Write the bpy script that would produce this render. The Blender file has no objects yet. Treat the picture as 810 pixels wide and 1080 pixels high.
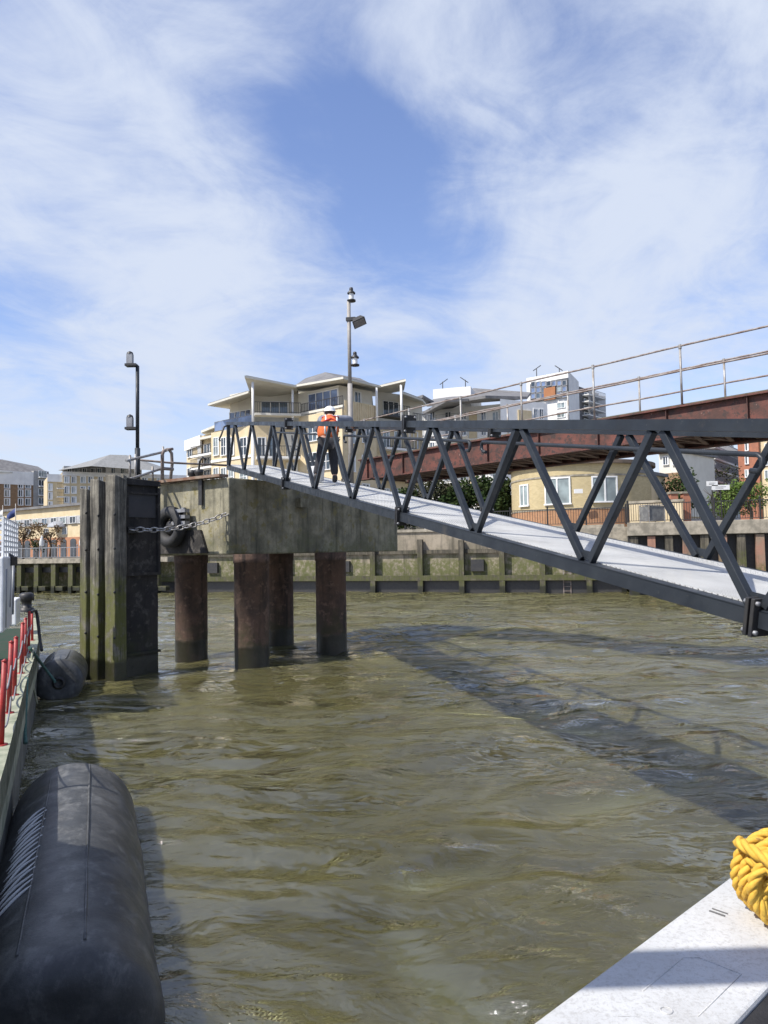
import bpy, bmesh, math, random
from math import sin, cos, pi, radians, atan2, sqrt, hypot
from mathutils import Vector, Matrix, noise
random.seed(11)
scene = bpy.context.scene
col = scene.collection
EYE, FPX, PITCH, ROLL = 2.85, 780.0, math.atan(40/780), radians(1.0)

# ------------------------------------------------------------------ measuring helpers (real positions read off sight lines)
_f = Vector((0, cos(PITCH), sin(PITCH))); _r0 = Vector((1, 0, 0)); _u0 = Vector((0, -sin(PITCH), cos(PITCH)))
_r = cos(ROLL)*_r0 - sin(ROLL)*_u0; _u = cos(ROLL)*_u0 + sin(ROLL)*_r0
def ray(x, y): return _f*FPX + _r*(x-405) - _u*(y-540)
def at(x, y, Y):
    d = ray(x, y); k = Y/d.y
    return Vector((d.x*k, Y, EYE+d.z*k))
def onz(x, y, z):
    d = ray(x, y); k = (z-EYE)/d.z
    return Vector((d.x*k, d.y*k, z))

SUN_H = Vector((-.86,-.51,0)).normalized(); ELEV = radians(50); SUN = SUN_H*cos(ELEV)+Vector((0,0,sin(ELEV)))
# ------------------------------------------------------------------ mesh helpers
class MB:
    def __init__(s): s.v = []; s.f = []; s.sm = []
    def add(s, vs, fs, smooth=False):
        n = len(s.v); s.v += [Vector(v) for v in vs]
        s.f += [tuple(i+n for i in f) for f in fs]; s.sm += [smooth]*len(fs)
    def hexa(s, b, t):
        s.add(list(b)+list(t), [(3,2,1,0),(4,5,6,7),(0,1,5,4),(1,2,6,5),(2,3,7,6),(3,0,4,7)])
    def box(s, c, sx, sy, sz, rz=0.0):
        c = Vector(c); R = Matrix.Rotation(rz, 3, 'Z'); x, y, z = sx/2, sy/2, sz/2
        s.hexa([c+R@Vector(p) for p in ((-x,-y,-z),(x,-y,-z),(x,y,-z),(-x,y,-z))],
               [c+R@Vector(p) for p in ((-x,-y,z),(x,-y,z),(x,y,z),(-x,y,z))])
    def bar(s, p, q, w, h, up=(0,0,1)):
        p = Vector(p); q = Vector(q); d = (q-p).normalized(); up = Vector(up)
        a = d.cross(up)
        if a.length < 1e-4: a = d.cross(Vector((1,0,0)))
        a.normalize(); b = a.cross(d).normalized(); a = a*w/2; b = b*h/2
        s.hexa([p-a-b, p+a-b, q+a-b, q-a-b], [p-a+b, p+a+b, q+a+b, q-a+b])
    def prism(s, poly, ext):
        n = len(poly); ext = Vector(ext); poly = [Vector(p) for p in poly]
        s.add(poly+[p+ext for p in poly], [tuple(range(n))[::-1], tuple(range(n, 2*n))]+[(i,(i+1)%n,(i+1)%n+n,i+n) for i in range(n)])
    def tube(s, pts, r, seg=8, caps=True, closed=False):
        pts = [Vector(p) for p in pts]; n = len(pts)
        rs = r if isinstance(r, (list, tuple)) else [r]*n
        prev = None; vs = []
        for i, p in enumerate(pts):
            if closed: d = pts[(i+1) % n]-pts[i-1]
            else: d = pts[min(i+1, n-1)]-pts[max(i-1, 0)]
            d.normalize()
            if prev is None:
                a = d.cross(Vector((0,0,1)))
                if a.length < .05: a = d.cross(Vector((1,0,0)))
            else: a = prev - d*prev.dot(d)
            a.normalize(); prev = a; b = d.cross(a)
            vs += [p+(a*cos(2*pi*k/seg)+b*sin(2*pi*k/seg))*rs[i] for k in range(seg)]
        fs = [(i*seg+k, i*seg+(k+1)%seg, (i+1)*seg+(k+1)%seg, (i+1)*seg+k) for i in range(n-1) for k in range(seg)]
        if closed: fs += [((n-1)*seg+k, (n-1)*seg+(k+1)%seg, (k+1)%seg, k) for k in range(seg)]
        s.add(vs, fs, True)
        if caps and not closed:
            m = len(s.v)-n*seg
            s.f += [tuple(m+k for k in range(seg))[::-1], tuple(m+(n-1)*seg+k for k in range(seg))]; s.sm += [False]*2
    def lathe(s, c, axis, prof, seg=24):
        c = Vector(c); d = Vector(axis).normalized(); a = d.cross(Vector((0,0,1)))
        if a.length < .05: a = d.cross(Vector((1,0,0)))
        a.normalize(); b = d.cross(a); vs = []
        for (t, r) in prof: vs += [c+d*t+(a*cos(2*pi*k/seg)+b*sin(2*pi*k/seg))*r for k in range(seg)]
        n = len(prof)
        s.add(vs, [(i*seg+k, i*seg+(k+1)%seg, (i+1)*seg+(k+1)%seg, (i+1)*seg+k) for i in range(n-1) for k in range(seg)], True)
    def build(s, name, mat, parent=None, label=None, bevel=0, fixn=True):
        off = org(parent)
        me = bpy.data.meshes.new(name)
        me.from_pydata([v-off for v in s.v], [], s.f)
        for p, q in zip(me.polygons, s.sm): p.use_smooth = q
        if fixn:
            bm = bmesh.new(); bm.from_mesh(me); bmesh.ops.recalc_face_normals(bm, faces=bm.faces); bm.to_mesh(me); bm.free()
        for m in (mat if isinstance(mat, (list, tuple)) else [mat]): me.materials.append(m)
        o = bpy.data.objects.new(name, me); col.objects.link(o)
        if parent: o.parent = parent
        if label: o['label'] = label
        if bevel:
            b = o.modifiers.new('bevel', 'BEVEL'); b.width = bevel; b.segments = 2; b.limit_method = 'ANGLE'
        return o
def org(o):
    v = Vector((0,0,0))
    while o: v += o.location; o = o.parent
    return v
def thing(name, label, cat, loc=(0,0,0), group=None):
    o = bpy.data.objects.new(name, None); col.objects.link(o); o.location = loc; o.empty_display_size = .3
    o['label'] = label; o['category'] = cat
    if group: o['group'] = group
    return o
def tag(o, label, cat, group=None):
    o['label'] = label; o['category'] = cat
    if group: o['group'] = group
    return o
def struct(o): o['kind'] = 'structure'; return o
def copy_tree(o, parent=None):
    c = o.copy(); col.objects.link(c); c.parent = parent
    for ch in list(o.children): copy_tree(ch, c)
    return c

# ------------------------------------------------------------------ materials
class NT:
    def __init__(s, name):
        s.m = bpy.data.materials.new(name); s.m.use_nodes = True; s.t = s.m.node_tree; s.b = s.t.nodes['Principled BSDF']
        s.co = s.n('ShaderNodeTexCoord').outputs['Object']; s.pos = s.n('ShaderNodeNewGeometry').outputs['Position']
    def n(s, ty, **k):
        o = s.t.nodes.new(ty)
        for a, v in k.items(): setattr(o, a, v)
        return o
    def l(s, a, b): s.t.links.new(a, b)
    def noise(s, scale, detail=6, rough=.6, co=None, stretch=None, dist=0):
        co = co or s.co
        if stretch:
            mp = s.n('ShaderNodeMapping'); mp.inputs['Scale'].default_value = stretch; s.l(co, mp.inputs['Vector']); co = mp.outputs[0]
        t = s.n('ShaderNodeTexNoise'); t.inputs['Scale'].default_value = scale; t.inputs['Detail'].default_value = detail
        t.inputs['Roughness'].default_value = rough; t.inputs['Distortion'].default_value = dist; s.l(co, t.inputs['Vector']); return t.outputs['Fac']
    def ramp(s, fac, a, b, lo=0., hi=1.):
        r = s.n('ShaderNodeMapRange'); r.interpolation_type = 'SMOOTHSTEP'
        for i, v in enumerate((a, b, lo, hi)): r.inputs[i+1].default_value = v
        s.l(fac, r.inputs[0]); return r.outputs[0]
    def mix(s, fac, a, b, mode='MIX'):
        m = s.n('ShaderNodeMix', data_type='RGBA', blend_type=mode)
        for sock, v in ((m.inputs[0], fac), (m.inputs[6], a), (m.inputs[7], b)):
            if isinstance(v, tuple): sock.default_value = (*v, 1)[:4]
            elif isinstance(v, (int, float)): sock.default_value = v
            else: s.l(v, sock)
        return m.outputs[2]
    def math(s, op, a, b=0., c=None):
        m = s.n('ShaderNodeMath', operation=op)
        for i, v in enumerate((a, b) if c is None else (a, b, c)):
            if isinstance(v, (int, float)): m.inputs[i].default_value = v
            else: s.l(v, m.inputs[i])
        return m.outputs[0]
    def z(s):
        x = s.n('ShaderNodeSeparateXYZ'); s.l(s.pos, x.inputs[0]); return x.outputs[2]
    def bump(s, h, strength=.3, dist=.02, normal=None):
        b = s.n('ShaderNodeBump'); b.inputs['Strength'].default_value = strength; b.inputs['Distance'].default_value = dist
        s.l(h, b.inputs['Height'])
        if normal: s.l(normal, b.inputs['Normal'])
        s.l(b.outputs[0], s.b.inputs['Normal']); return b.outputs[0]
    def fin(s, color, rough=.7, metal=0., spec=.5):
        for k, v in (('Base Color', color), ('Roughness', rough), ('Metallic', metal), ('Specular IOR Level', spec)):
            if isinstance(v, tuple): s.b.inputs[k].default_value = (*v, 1)[:4]
            elif isinstance(v, (int, float)): s.b.inputs[k].default_value = v
            else: s.l(v, s.b.inputs[k])
        return s.m
_mc = {}
def plain(name, c1, c2=None, scale=4, rough=.7, metal=0., bump=.15, stretch=None, spec=.5, streak=0., dist=.01, lo=.35, hi=.65):
    if name in _mc: return _mc[name]
    t = NT(name); c2 = c2 or tuple(x*.7 for x in c1)
    f = t.noise(scale, 7, .62, stretch=stretch)
    c = t.mix(t.ramp(f, lo, hi), c1, c2)
    if streak:
        g = t.noise(scale*1.5, 5, .6, stretch=(1, 1, .08))
        c = t.mix(t.math('MULTIPLY', t.ramp(g, .5, .75), streak), c, tuple(x*.35 for x in c1))
    if bump: t.bump(t.noise(scale*6, 6, .65, stretch=stretch), bump, dist)
    _mc[name] = t.fin(c, rough, metal, spec); return _mc[name]

def weathered(name, c1, c2, dark, tide, scale=1.5, green=(.075,.10,.022), rough=.88, wet=.5, bumpd=.02, grain=None, gtop=None, rust=None):
    """old surface standing in a tidal river: blotches, run marks, algae below the high-water mark, a dark wet foot"""
    t = NT(name)
    c = t.mix(t.ramp(t.noise(scale, 8, .65), .35, .65), c1, c2)
    run = t.noise(scale*2.2, 6, .65, co=t.pos, stretch=(1.6, 1.6, .12))
    c = t.mix(t.math('MULTIPLY', t.ramp(run, .48, .7), .8), c, dark)
    if grain: c = t.mix(t.math('MULTIPLY', t.ramp(t.noise(grain, 4, .7, co=t.pos, stretch=(3, 3, .12)), .4, .62), .65), c, dark)
    spk = t.noise(scale*14, 4, .7, co=t.pos); c = t.mix(t.math('MULTIPLY', t.ramp(spk, .58, .72), .5), c, dark)
    if rust: c = t.mix(t.ramp(t.noise(scale*3.1, 7, .7, co=t.pos), .52, .66), c, rust)
    zz = t.math('ADD', t.z(), t.math('MULTIPLY', t.math('SUBTRACT', t.noise(1.1, 6, .7, co=t.pos), .5), 2.6))
    g = t.math('MULTIPLY', t.ramp(zz, tide, tide-1.0), t.ramp(t.noise(3.3, 6, .7, co=t.pos), .34, .56))
    c = t.mix(t.math('MULTIPLY', g, .85), c, green)
    w = t.ramp(t.math('ADD', t.z(), t.math('MULTIPLY', t.noise(4, 4, .6, co=t.pos), .25)), wet+.12, wet)
    c = t.mix(t.math('MULTIPLY', w, .8), c, (.018,.018,.012))
    t.bump(t.math('ADD', t.noise(scale*9, 7, .7, co=t.pos), t.math('MULTIPLY', run, .6)), .7, bumpd)
    return t.fin(c, t.ramp(w, 0, 1, rough, .3))

concrete = weathered('old_concrete', (.35,.32,.225), (.14,.13,.088), (.035,.035,.022), 3.4, 1.1, green=(.12,.125,.055), gtop=1, rust=(.20,.17,.07))
timber = weathered('weathered_timber', (.24,.22,.175), (.11,.10,.08), (.02,.018,.015), 2.9, 2.5, green=(.10,.105,.02), grain=8)
pile_steel = weathered('rusted_pile_steel', (.125,.075,.052), (.065,.044,.034), (.016,.013,.011), 1.5, 1.6, green=(.045,.042,.018), rust=(.17,.11,.08), wet=.6)
black_steel = weathered('blackened_plate', (.018,.017,.017), (.040,.035,.030), (.008,.008,.007), 1.1, 1.4, green=(.03,.035,.015), rust=(.075,.068,.060), wet=.5)
quay_face = weathered('quay_concrete', (.33,.28,.21), (.19,.165,.12), (.05,.045,.032), 2.9, .7, green=(.085,.095,.022), wet=.35)
quay_timber = weathered('quay_timber', (.15,.13,.095), (.08,.07,.05), (.02,.018,.014), 2.8, 1.5, green=(.07,.075,.02), grain=5)
quay_brickish = weathered('sheet_pile_rust', (.30,.16,.11), (.22,.17,.12), (.06,.05,.035), 2.2, 1.0, green=(.08,.09,.02))
def mk_gw():
    t = NT('anthracite_paint')
    c = t.mix(t.ramp(t.noise(3, 6, .6), .35, .65), (.017,.021,.027), (.026,.031,.037))
    c = t.mix(t.math('MULTIPLY', t.ramp(t.noise(26, 6, .75), .62, .72), .6), c, (.11,.11,.105))
    c = t.mix(t.math('MULTIPLY', t.ramp(t.noise(5, 7, .7, co=t.pos), .58, .72), .5), c, (.07,.062,.052))
    t.bump(t.noise(30, 5, .7), .08, .004)
    return t.fin(c, t.ramp(t.noise(7, 5, .6), .3, .7, .32, .6), 0., .35)
gw_steel = mk_gw()
black_iron = plain('black_iron', (.02,.02,.022), (.035,.033,.03), 8, .5, bump=.1)
rubber = None
galv = plain('galvanised_pipe', (.36,.36,.35), (.24,.21,.18), 6, .5, metal=.35, bump=.15)
rusty_pipe = plain('rusty_pipe', (.17,.12,.095), (.30,.27,.25), 5, .7, bump=.25)
lattice_m = plain('rusty_lattice', (.24,.15,.11), (.12,.08,.06), 5, .85, bump=.2)
cream = plain('cream_render', (.66,.63,.54), (.58,.55,.47), .5, .85, bump=.05, streak=.15)
white_r = plain('white_render', (.78,.77,.73), (.68,.67,.64), .4, .8, bump=.05, streak=.15)
ybrick = None
grey_roof = plain('grey_slate', (.13,.125,.125), (.19,.185,.18), .8, .75, bump=.2)
soffit = plain('pale_soffit', (.60,.58,.50), (.52,.50,.43), .6, .8, bump=.03)
wframe = plain('white_frame', (.74,.74,.72), (.66,.66,.64), 2, .5, bump=0)
steel_grey = plain('grey_steel', (.30,.31,.32), (.22,.22,.23), 4, .5, metal=.3, bump=.05)
hivis = plain('hi_vis_orange', (.72,.17,.045), (.55,.12,.03), 9, .8, bump=.3)
refl = plain('reflective_tape', (.70,.72,.70), (.6,.6,.58), 9, .4, bump=.05)
red_strap = plain('red_strap', (.50,.02,.02), (.40,.02,.02), 9, .7)
dark_cloth = plain('dark_trousers', (.018,.018,.022), (.03,.03,.035), 8, .9, bump=.4)
grey_cloth = plain('grey_fleece', (.22,.24,.28), (.16,.17,.20), 8, .95, bump=.4)
skin = plain('skin', (.50,.29,.21), (.45,.25,.18), 10, .55, bump=.05)
hair_m = plain('dark_hair', (.03,.02,.015), (.05,.035,.025), 30, .7, bump=.5)
helmet_m = plain('white_helmet', (.80,.80,.78), (.74,.74,.72), 5, .3, bump=0)
red_paint = plain('worn_red_paint', (.42,.030,.025), (.28,.035,.03), 9, .5, bump=.2, streak=.5)
green_rope_m = plain('green_rope', (.05,.12,.10), (.09,.17,.15), 20, .9, bump=.5)
deck_green = plain('green_deck_paint', (.022,.05,.03), (.04,.05,.035), 4, .85, bump=.2, spec=.2)
pale_gun = plain('worn_gunwale', (.38,.38,.28), (.20,.22,.15), 5, .75, bump=.3)
hull_m = plain('grey_hull', (.17,.17,.15), (.09,.09,.075), 3, .65, bump=.3, streak=.6)
white_paint = plain('white_boat_paint', (.74,.75,.76), (.62,.64,.65), 2.5, .4, bump=.05, streak=.25)
dark_deck = plain('dark_pontoon_deck', (.012,.012,.014), (.02,.02,.022), 12, .85, bump=.6)
grass_m = plain('park_ground', (.16,.15,.12), (.11,.10,.08), 1.2, .95, bump=.2)
bark = plain('bark', (.12,.09,.06), (.07,.05,.035), 12, .95, bump=.6)
fabric_w = plain('pale_canvas', (.62,.62,.60), (.52,.52,.5), 4, .9)
terracotta = plain('terracotta_render', (.42,.20,.11), (.36,.18,.10), 1, .85, bump=.1)
obrick_far = plain('red_brick_far', (.38,.155,.09), (.30,.13,.08), 2.5, .9, bump=.2)
yfar = plain('yellow_brick_far', (.62,.51,.33), (.54,.44,.27), 1.2, .88, bump=.1, streak=.12)
bfar = plain('brown_brick_far', (.27,.17,.095), (.22,.14,.08), 1.5, .9, bump=.1)
blue_cloth = plain('blue_flag', (.03,.05,.17), (.03,.05,.15), 4, .8)
orange_panel = plain('orange_panel', (.36,.15,.06), (.32,.13,.05), 1, .7)
stone_cap = plain('stone_cap', (.36,.32,.25), (.20,.18,.14), 2.5, .9, bump=.4, streak=.5)
cage_m = plain('grey_cage_sheet', (.17,.17,.16), (.10,.10,.10), 4, .7)

def glass(name, c, rough=.06):
    t = NT(name); x = t.noise(.55, 3, .5)
    return t.fin(t.mix(t.ramp(x, .4, .6), c, tuple(k*.5 for k in c)), rough, 0., .9)
g_dark = glass('window_glass', (.035,.05,.065)); g_blue = glass('blue_glass', (.16,.22,.36), .04); g_pale = glass('blind_glass', (.30,.36,.36), .1)

def brick(name, c1, c2, mortar, rz=0):
    t = NT(name)
    br = t.n('ShaderNodeTexBrick'); br.inputs['Scale'].default_value = 1.0; br.inputs['Brick Width'].default_value = .225; br.inputs['Row Height'].default_value = .075
    br.inputs['Mortar Size'].default_value = .008; br.inputs['Color1'].default_value = (*c1, 1); br.inputs['Color2'].default_value = (*c2, 1); br.inputs['Mortar'].default_value = (*mortar, 1)
    s = t.n('ShaderNodeSeparateXYZ'); t.l(t.co, s.inputs[0]); ang = t.math('ARCTAN2', s.outputs[0], s.outputs[1])
    c = t.n('ShaderNodeCombineXYZ'); t.l(t.math('MULTIPLY', ang, 5.2), c.inputs[0]); t.l(s.outputs[2], c.inputs[1]); t.l(c.outputs[0], br.inputs['Vector'])
    cc = t.mix(t.math('MULTIPLY', t.ramp(t.noise(1.2, 6, .6), .4, .7), .35), br.outputs['Color'], tuple(k*.55 for k in c1))
    t.bump(br.outputs['Fac'], -.3, .01)
    return t.fin(cc, .9)
yellow_brick = brick('yellow_stock_brick', (.52,.42,.22), (.43,.34,.17), (.42,.37,.27))
orange_brick = brick('orange_brick', (.44,.22,.10), (.36,.17,.08), (.32,.24,.17))

def mk_rubber():
    t = NT('black_rubber')
    c = t.mix(t.ramp(t.noise(3.0, 8, .7), .4, .68), (.045,.047,.048), (.095,.096,.094))
    sc = t.noise(4, 8, .7, stretch=(1.6, 1, 1), dist=.2)
    c = t.mix(t.math('MULTIPLY', t.ramp(sc, .50, .70), .5), c, (.22,.22,.21))
    t.bump(t.math('ADD', t.noise(40, 5, .7), t.math('MULTIPLY', sc, .5)), .35, .008)
    return t.fin(c, t.ramp(t.noise(4, 5, .6), .3, .7, .34, .52), 0., .45)
rubber = mk_rubber()

def mk_rust_paint():
    t = NT('flaking_red_oxide')
    n1 = t.noise(2.2, 9, .72, co=t.pos); n2 = t.noise(7, 7, .75, co=t.pos)
    c = t.mix(t.ramp(n1, .38, .62), (.145,.050,.036), (.070,.032,.024))
    c = t.mix(t.ramp(n2, .50, .60), c, (.045,.028,.024))
    c = t.mix(t.ramp(t.noise(11, 7, .75, co=t.pos), .63, .68), c, (.36,.22,.19))
    t.bump(n2, .6, .01)
    return t.fin(c, .75)
red_girder = mk_rust_paint()

def mk_deckmesh():
    t = NT('perforated_aluminium')
    s = t.n('ShaderNodeSeparateXYZ'); t.l(t.co, s.inputs[0])
    def saw(x, f): return t.math('ABSOLUTE', t.math('SUBTRACT', t.math('FRACT', t.math('MULTIPLY', x, f)), .5))
    a = saw(s.outputs[0], 44); b = saw(s.outputs[1], 44)
    d = t.math('ADD', t.math('MULTIPLY', a, a), t.math('MULTIPLY', b, b))
    hole = t.ramp(d, .085, .070)
    t.l(t.math('SUBTRACT', 1., hole), t.b.inputs['Alpha'])
    base = t.mix(t.ramp(t.noise(2.5, 7, .6), .35, .7), (.60,.60,.58), (.50,.50,.48))
    base = t.mix(t.ramp(t.noise(9, 6, .7), .66, .72), base, (.20,.19,.17))
    c = base
    return t.fin(c, .55, .15)
deckmesh = mk_deckmesh()

def mk_coping():
    t = NT('white_painted_coping')
    c = t.mix(t.ramp(t.noise(2.2, 8, .65), .35, .7), (.55,.555,.55), (.45,.455,.45))
    c = t.mix(t.math('MULTIPLY', t.ramp(t.noise(75, 6, .75), .48, .62), .55), c, (.33,.32,.30)); c = t.mix(t.math('MULTIPLY', t.ramp(t.noise(1.6, 7, .7, dist=.5), .50, .70), .45), c, (.34,.33,.31))
    c = t.mix(t.ramp(t.noise(7, 8, .75, dist=.6), .66, .70), c, (.25,.22,.18))
    scr = t.noise(5, 7, .7, stretch=(1, 9, 1)); c = t.mix(t.math('MULTIPLY', t.ramp(scr, .66, .70), .6), c, (.22,.21,.2))
    t.bump(t.math('ADD', t.noise(70, 6, .75), t.noise(6, 4, .6)), .35, .006)
    return t.fin(c, .6)
coping_m = mk_coping()

def mk_rope():
    t = NT('yellow_rope')
    c = t.mix(t.ramp(t.noise(9, 6, .7), .35, .65), (.80,.50,.07), (.64,.37,.045))
    c = t.mix(t.ramp(t.noise(30, 5, .7), .60, .70), c, (.30,.16,.05))
    t.bump(t.noise(120, 5, .8, stretch=(1, 1, .4)), .8, .004)
    return t.fin(c, .7)
rope_m = mk_rope()

def mk_leaf(name, a, b, tr=.25):
    t = NT(name); c = t.mix(t.ramp(t.noise(1.3, 5, .6, co=t.pos), .38, .62), a, b)
    t.b.inputs['Transmission Weight'].default_value = 0
    return t.fin(c, .9, 0, .08)
leaf_dk = mk_leaf('evergreen_leaf', (.022,.040,.014), (.045,.065,.022))
leaf_lt = mk_leaf('hedge_leaf', (.08,.13,.03), (.13,.18,.05))
leaf_br = mk_leaf('brown_leaf', (.12,.075,.04), (.17,.12,.07))
blossom = mk_leaf('pale_leaf', (.055,.055,.03), (.035,.04,.02))

def mk_water():
    t = NT('river_water')
    mp = t.n('ShaderNodeMapping'); mp.inputs['Scale'].default_value = (1., 1.45, 1.); mp.inputs['Rotation'].default_value = (0, 0, radians(12)); t.l(t.pos, mp.inputs[0])
    # swirling warp
    wn = t.n('ShaderNodeTexNoise'); wn.inputs['Scale'].default_value = .55; wn.inputs['Detail'].default_value = 3; t.l(mp.outputs[0], wn.inputs['Vector'])
    vm = t.n('ShaderNodeVectorMath', operation='MULTIPLY_ADD'); t.l(wn.outputs['Color'], vm.inputs[0]); vm.inputs[1].default_value = (1.1,1.1,0); t.l(mp.outputs[0], vm.inputs[2])
    co = vm.outputs[0]
    n1 = t.noise(1.15, 3, .5, co=co, dist=.2); n2 = t.noise(4.2, 4, .55, co=co, dist=.35); n3 = t.noise(14, 4, .6, co=co, dist=.2)
    calm = t.ramp(t.noise(.35, 3, .5, co=co), .40, .60, .18, 1.)      # smooth patches between choppy ones
    big = t.ramp(t.noise(.20, 4, .55, co=co), .42, .58, .25, 1.)
    k = t.math('MULTIPLY', calm, big)
    def bmp(h, dist, nrm=None):
        b = t.n('ShaderNodeBump'); b.inputs['Strength'].default_value = 1.; b.inputs['Distance'].default_value = dist; t.l(h, b.inputs['Height'])
        if nrm: t.l(nrm, b.inputs['Normal'])
        return b.outputs[0]
    nr = bmp(t.math('MULTIPLY', n3, k), .030, bmp(t.math('MULTIPLY', n2, k), .11, bmp(t.math('MULTIPLY', n1, t.math('ADD', t.math('MULTIPLY', big, .7), .3)), .27)))
    c = t.mix(t.ramp(t.noise(.45, 5, .6, co=co), .35, .65), (.064,.059,.023), (.048,.044,.018))
    t.fin(c, 1., 0., 0.)                       # the silt-laden body of the water: soft, lit through its depth
    t.b.inputs['Subsurface Weight'].default_value = 1.; t.b.inputs['Subsurface Radius'].default_value = (1., 1., 1.); t.b.inputs['Subsurface Scale'].default_value = .7
    gl = t.n('ShaderNodeBsdfGlossy'); gl.inputs['Roughness'].default_value = .05; t.l(nr, gl.inputs['Normal'])
    fr = t.n('ShaderNodeFresnel'); fr.inputs['IOR'].default_value = 2.3; t.l(nr, fr.inputs['Normal'])
    mx = t.n('ShaderNodeMixShader'); t.l(fr.outputs[0], mx.inputs[0]); t.l(t.b.outputs[0], mx.inputs[1]); t.l(gl.outputs[0], mx.inputs[2])
    out = [n for n in t.t.nodes if n.type == 'OUTPUT_MATERIAL'][0]; t.l(mx.outputs[0], out.inputs['Surface'])
    return t.m
water_m = mk_water()

# ------------------------------------------------------------------ river and land
wallA = onz(50, 624, 0); wallB = onz(700, 625, 0)
wdir = (wallB-wallA).normalized(); wnrm = Vector((wdir.y, -wdir.x, 0))      # points at the camera
def wx(px, off=0.):   # the point of the wall line (moved off towards us) seen at column px
    d = ray(px, 600); n2 = Vector((wnrm.x, wnrm.y)); k = (Vector((wallA.x, wallA.y)).dot(n2)+off)/Vector((d.x, d.y)).dot(n2)
    return Vector((d.x*k, d.y*k, 0))

mb = MB()
rows = []; y = .9
while y < 62: rows.append(y); y += max(.035, .0082*y)
NC = 300; vs = []
for j, Y in enumerate(rows):
    for i in range(NC+1):
        X = (i/NC*2-1)*.86*(Y+1.2)
        e = min(1, i/12, (NC-i)/12, j/10, (len(rows)-1-j)/10)
        w = noise.noise(Vector((X*.25, Y*.3, 3)))*1.6; w2 = noise.noise(Vector((X*.25+9, Y*.3, 7)))*1.6
        h = .11*noise.noise(Vector((X*.40+w, Y*.85+w2, 1))) + .045*noise.noise(Vector((X*1.1+w*2, Y*2.2+w2*2, 5)))
        vs.append((X, Y, h*e))
mb.add(vs, [(j*(NC+1)+i, j*(NC+1)+i+1, (j+1)*(NC+1)+i+1, (j+1)*(NC+1)+i) for j in range(len(rows)-1) for i in range(NC)], True)
mb.add([(-900,-400,-.13), (900,-400,-.13), (900,300,-.13), (-900,300,-.13)], [(0,1,2,3)])
struct(mb.build('river', water_m, fixn=False))

mb = MB()   # land behind the wall, out to the horizon
L0 = wallA-wdir*600-wnrm*1.0; L1 = wallB+wdir*600-wnrm*1.0
mb.add([L0+Vector((0,0,2.55)), L1+Vector((0,0,2.55)), L1-wnrm*3500+Vector((0,0,2.55)), L0-wnrm*3500+Vector((0,0,2.55))], [(0,1,2,3)])
struct(mb.build('ground', grass_m, fixn=False))
TOP = 3.88
mb = MB(); a = wx(160, -.3); b = wx(655, -.3)+wdir*60
mb.prism([p+Vector((0,0,1.0)) for p in (a, b, b-wnrm*18, a-wnrm*18)], (0,0,TOP-1.0))
struct(mb.build('promenade', stone_cap))

# main quay wall with timber fenders
def wall_box(m, px0, px1, z0, z1, o0, o1):
    a0, a1 = wx(px0), wx(px1)
    p = [a0+wnrm*o0, a1+wnrm*o0, a1+wnrm*o1, a0+wnrm*o1]
    m.hexa([Vector((q.x,q.y,z0)) for q in p], [Vector((q.x,q.y,z1)) for q in p])
qw = thing('quay_wall', 'long algae-stained river wall of concrete behind timber piles, pale upper band', 'river wall', wx(400))
m = MB(); wall_box(m, 150, 660, -1, TOP+.12, -.6, 0); m.build('wall_face', quay_face, qw)
m = MB(); wall_box(m, 150, 660, TOP+.12, TOP+.3, -.9, .12); m.build('coping', stone_cap, qw)
m = MB(); wall_box(m, 150, 655, -1, .74, .001, .10); m.build('dark_gap_strip', black_iron, qw)  # black strip stands in for the shaded gap under the waling
m = MB(); wall_box(m, 150, 655, .78, 1.12, .22, .48); m.build('waling', quay_timber, qw)
m = MB(); wall_box(m, 150, 655, 2.55, 2.8, .0, .2); m.build('upper_waling', quay_timber, qw)
x = 160; k = 0
while x < 650:
    p = wx(x); m = MB(); m.box(p+wnrm*.28+Vector((0,0,1.1)), .34, .38, 4.6+(.3*random.random()), atan2(wdir.y, wdir.x)+.02*random.random())
    m.build('fender_pile', quay_timber, qw)
    if k % 3 == 1:
        m = MB(); q = wx(x+16); m.box(q+wnrm*.12+Vector((0,0,1.75)), .85, .22, .75, atan2(wdir.y, wdir.x)); m.build('drain_grating', black_iron, qw)
    x += 46+random.uniform(-4, 4); k += 1
for px in (598,):
    m = MB()
    for s in (-.22, .22): q = wx(px)+wdir*s+wnrm*.16; m.bar(q+Vector((0,0,-.4)), q+Vector((0,0,3.9)), .05, .05)
    for i in range(14): q = wx(px)+wnrm*.16+Vector((0,0,.1+.28*i)); m.bar(q-wdir*.22, q+wdir*.22, .035, .035)
    tag(m.build('wall_ladder', rusty_pipe), 'thin rusty ladder fixed down the algae-covered quay wall', 'ladder')

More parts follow.
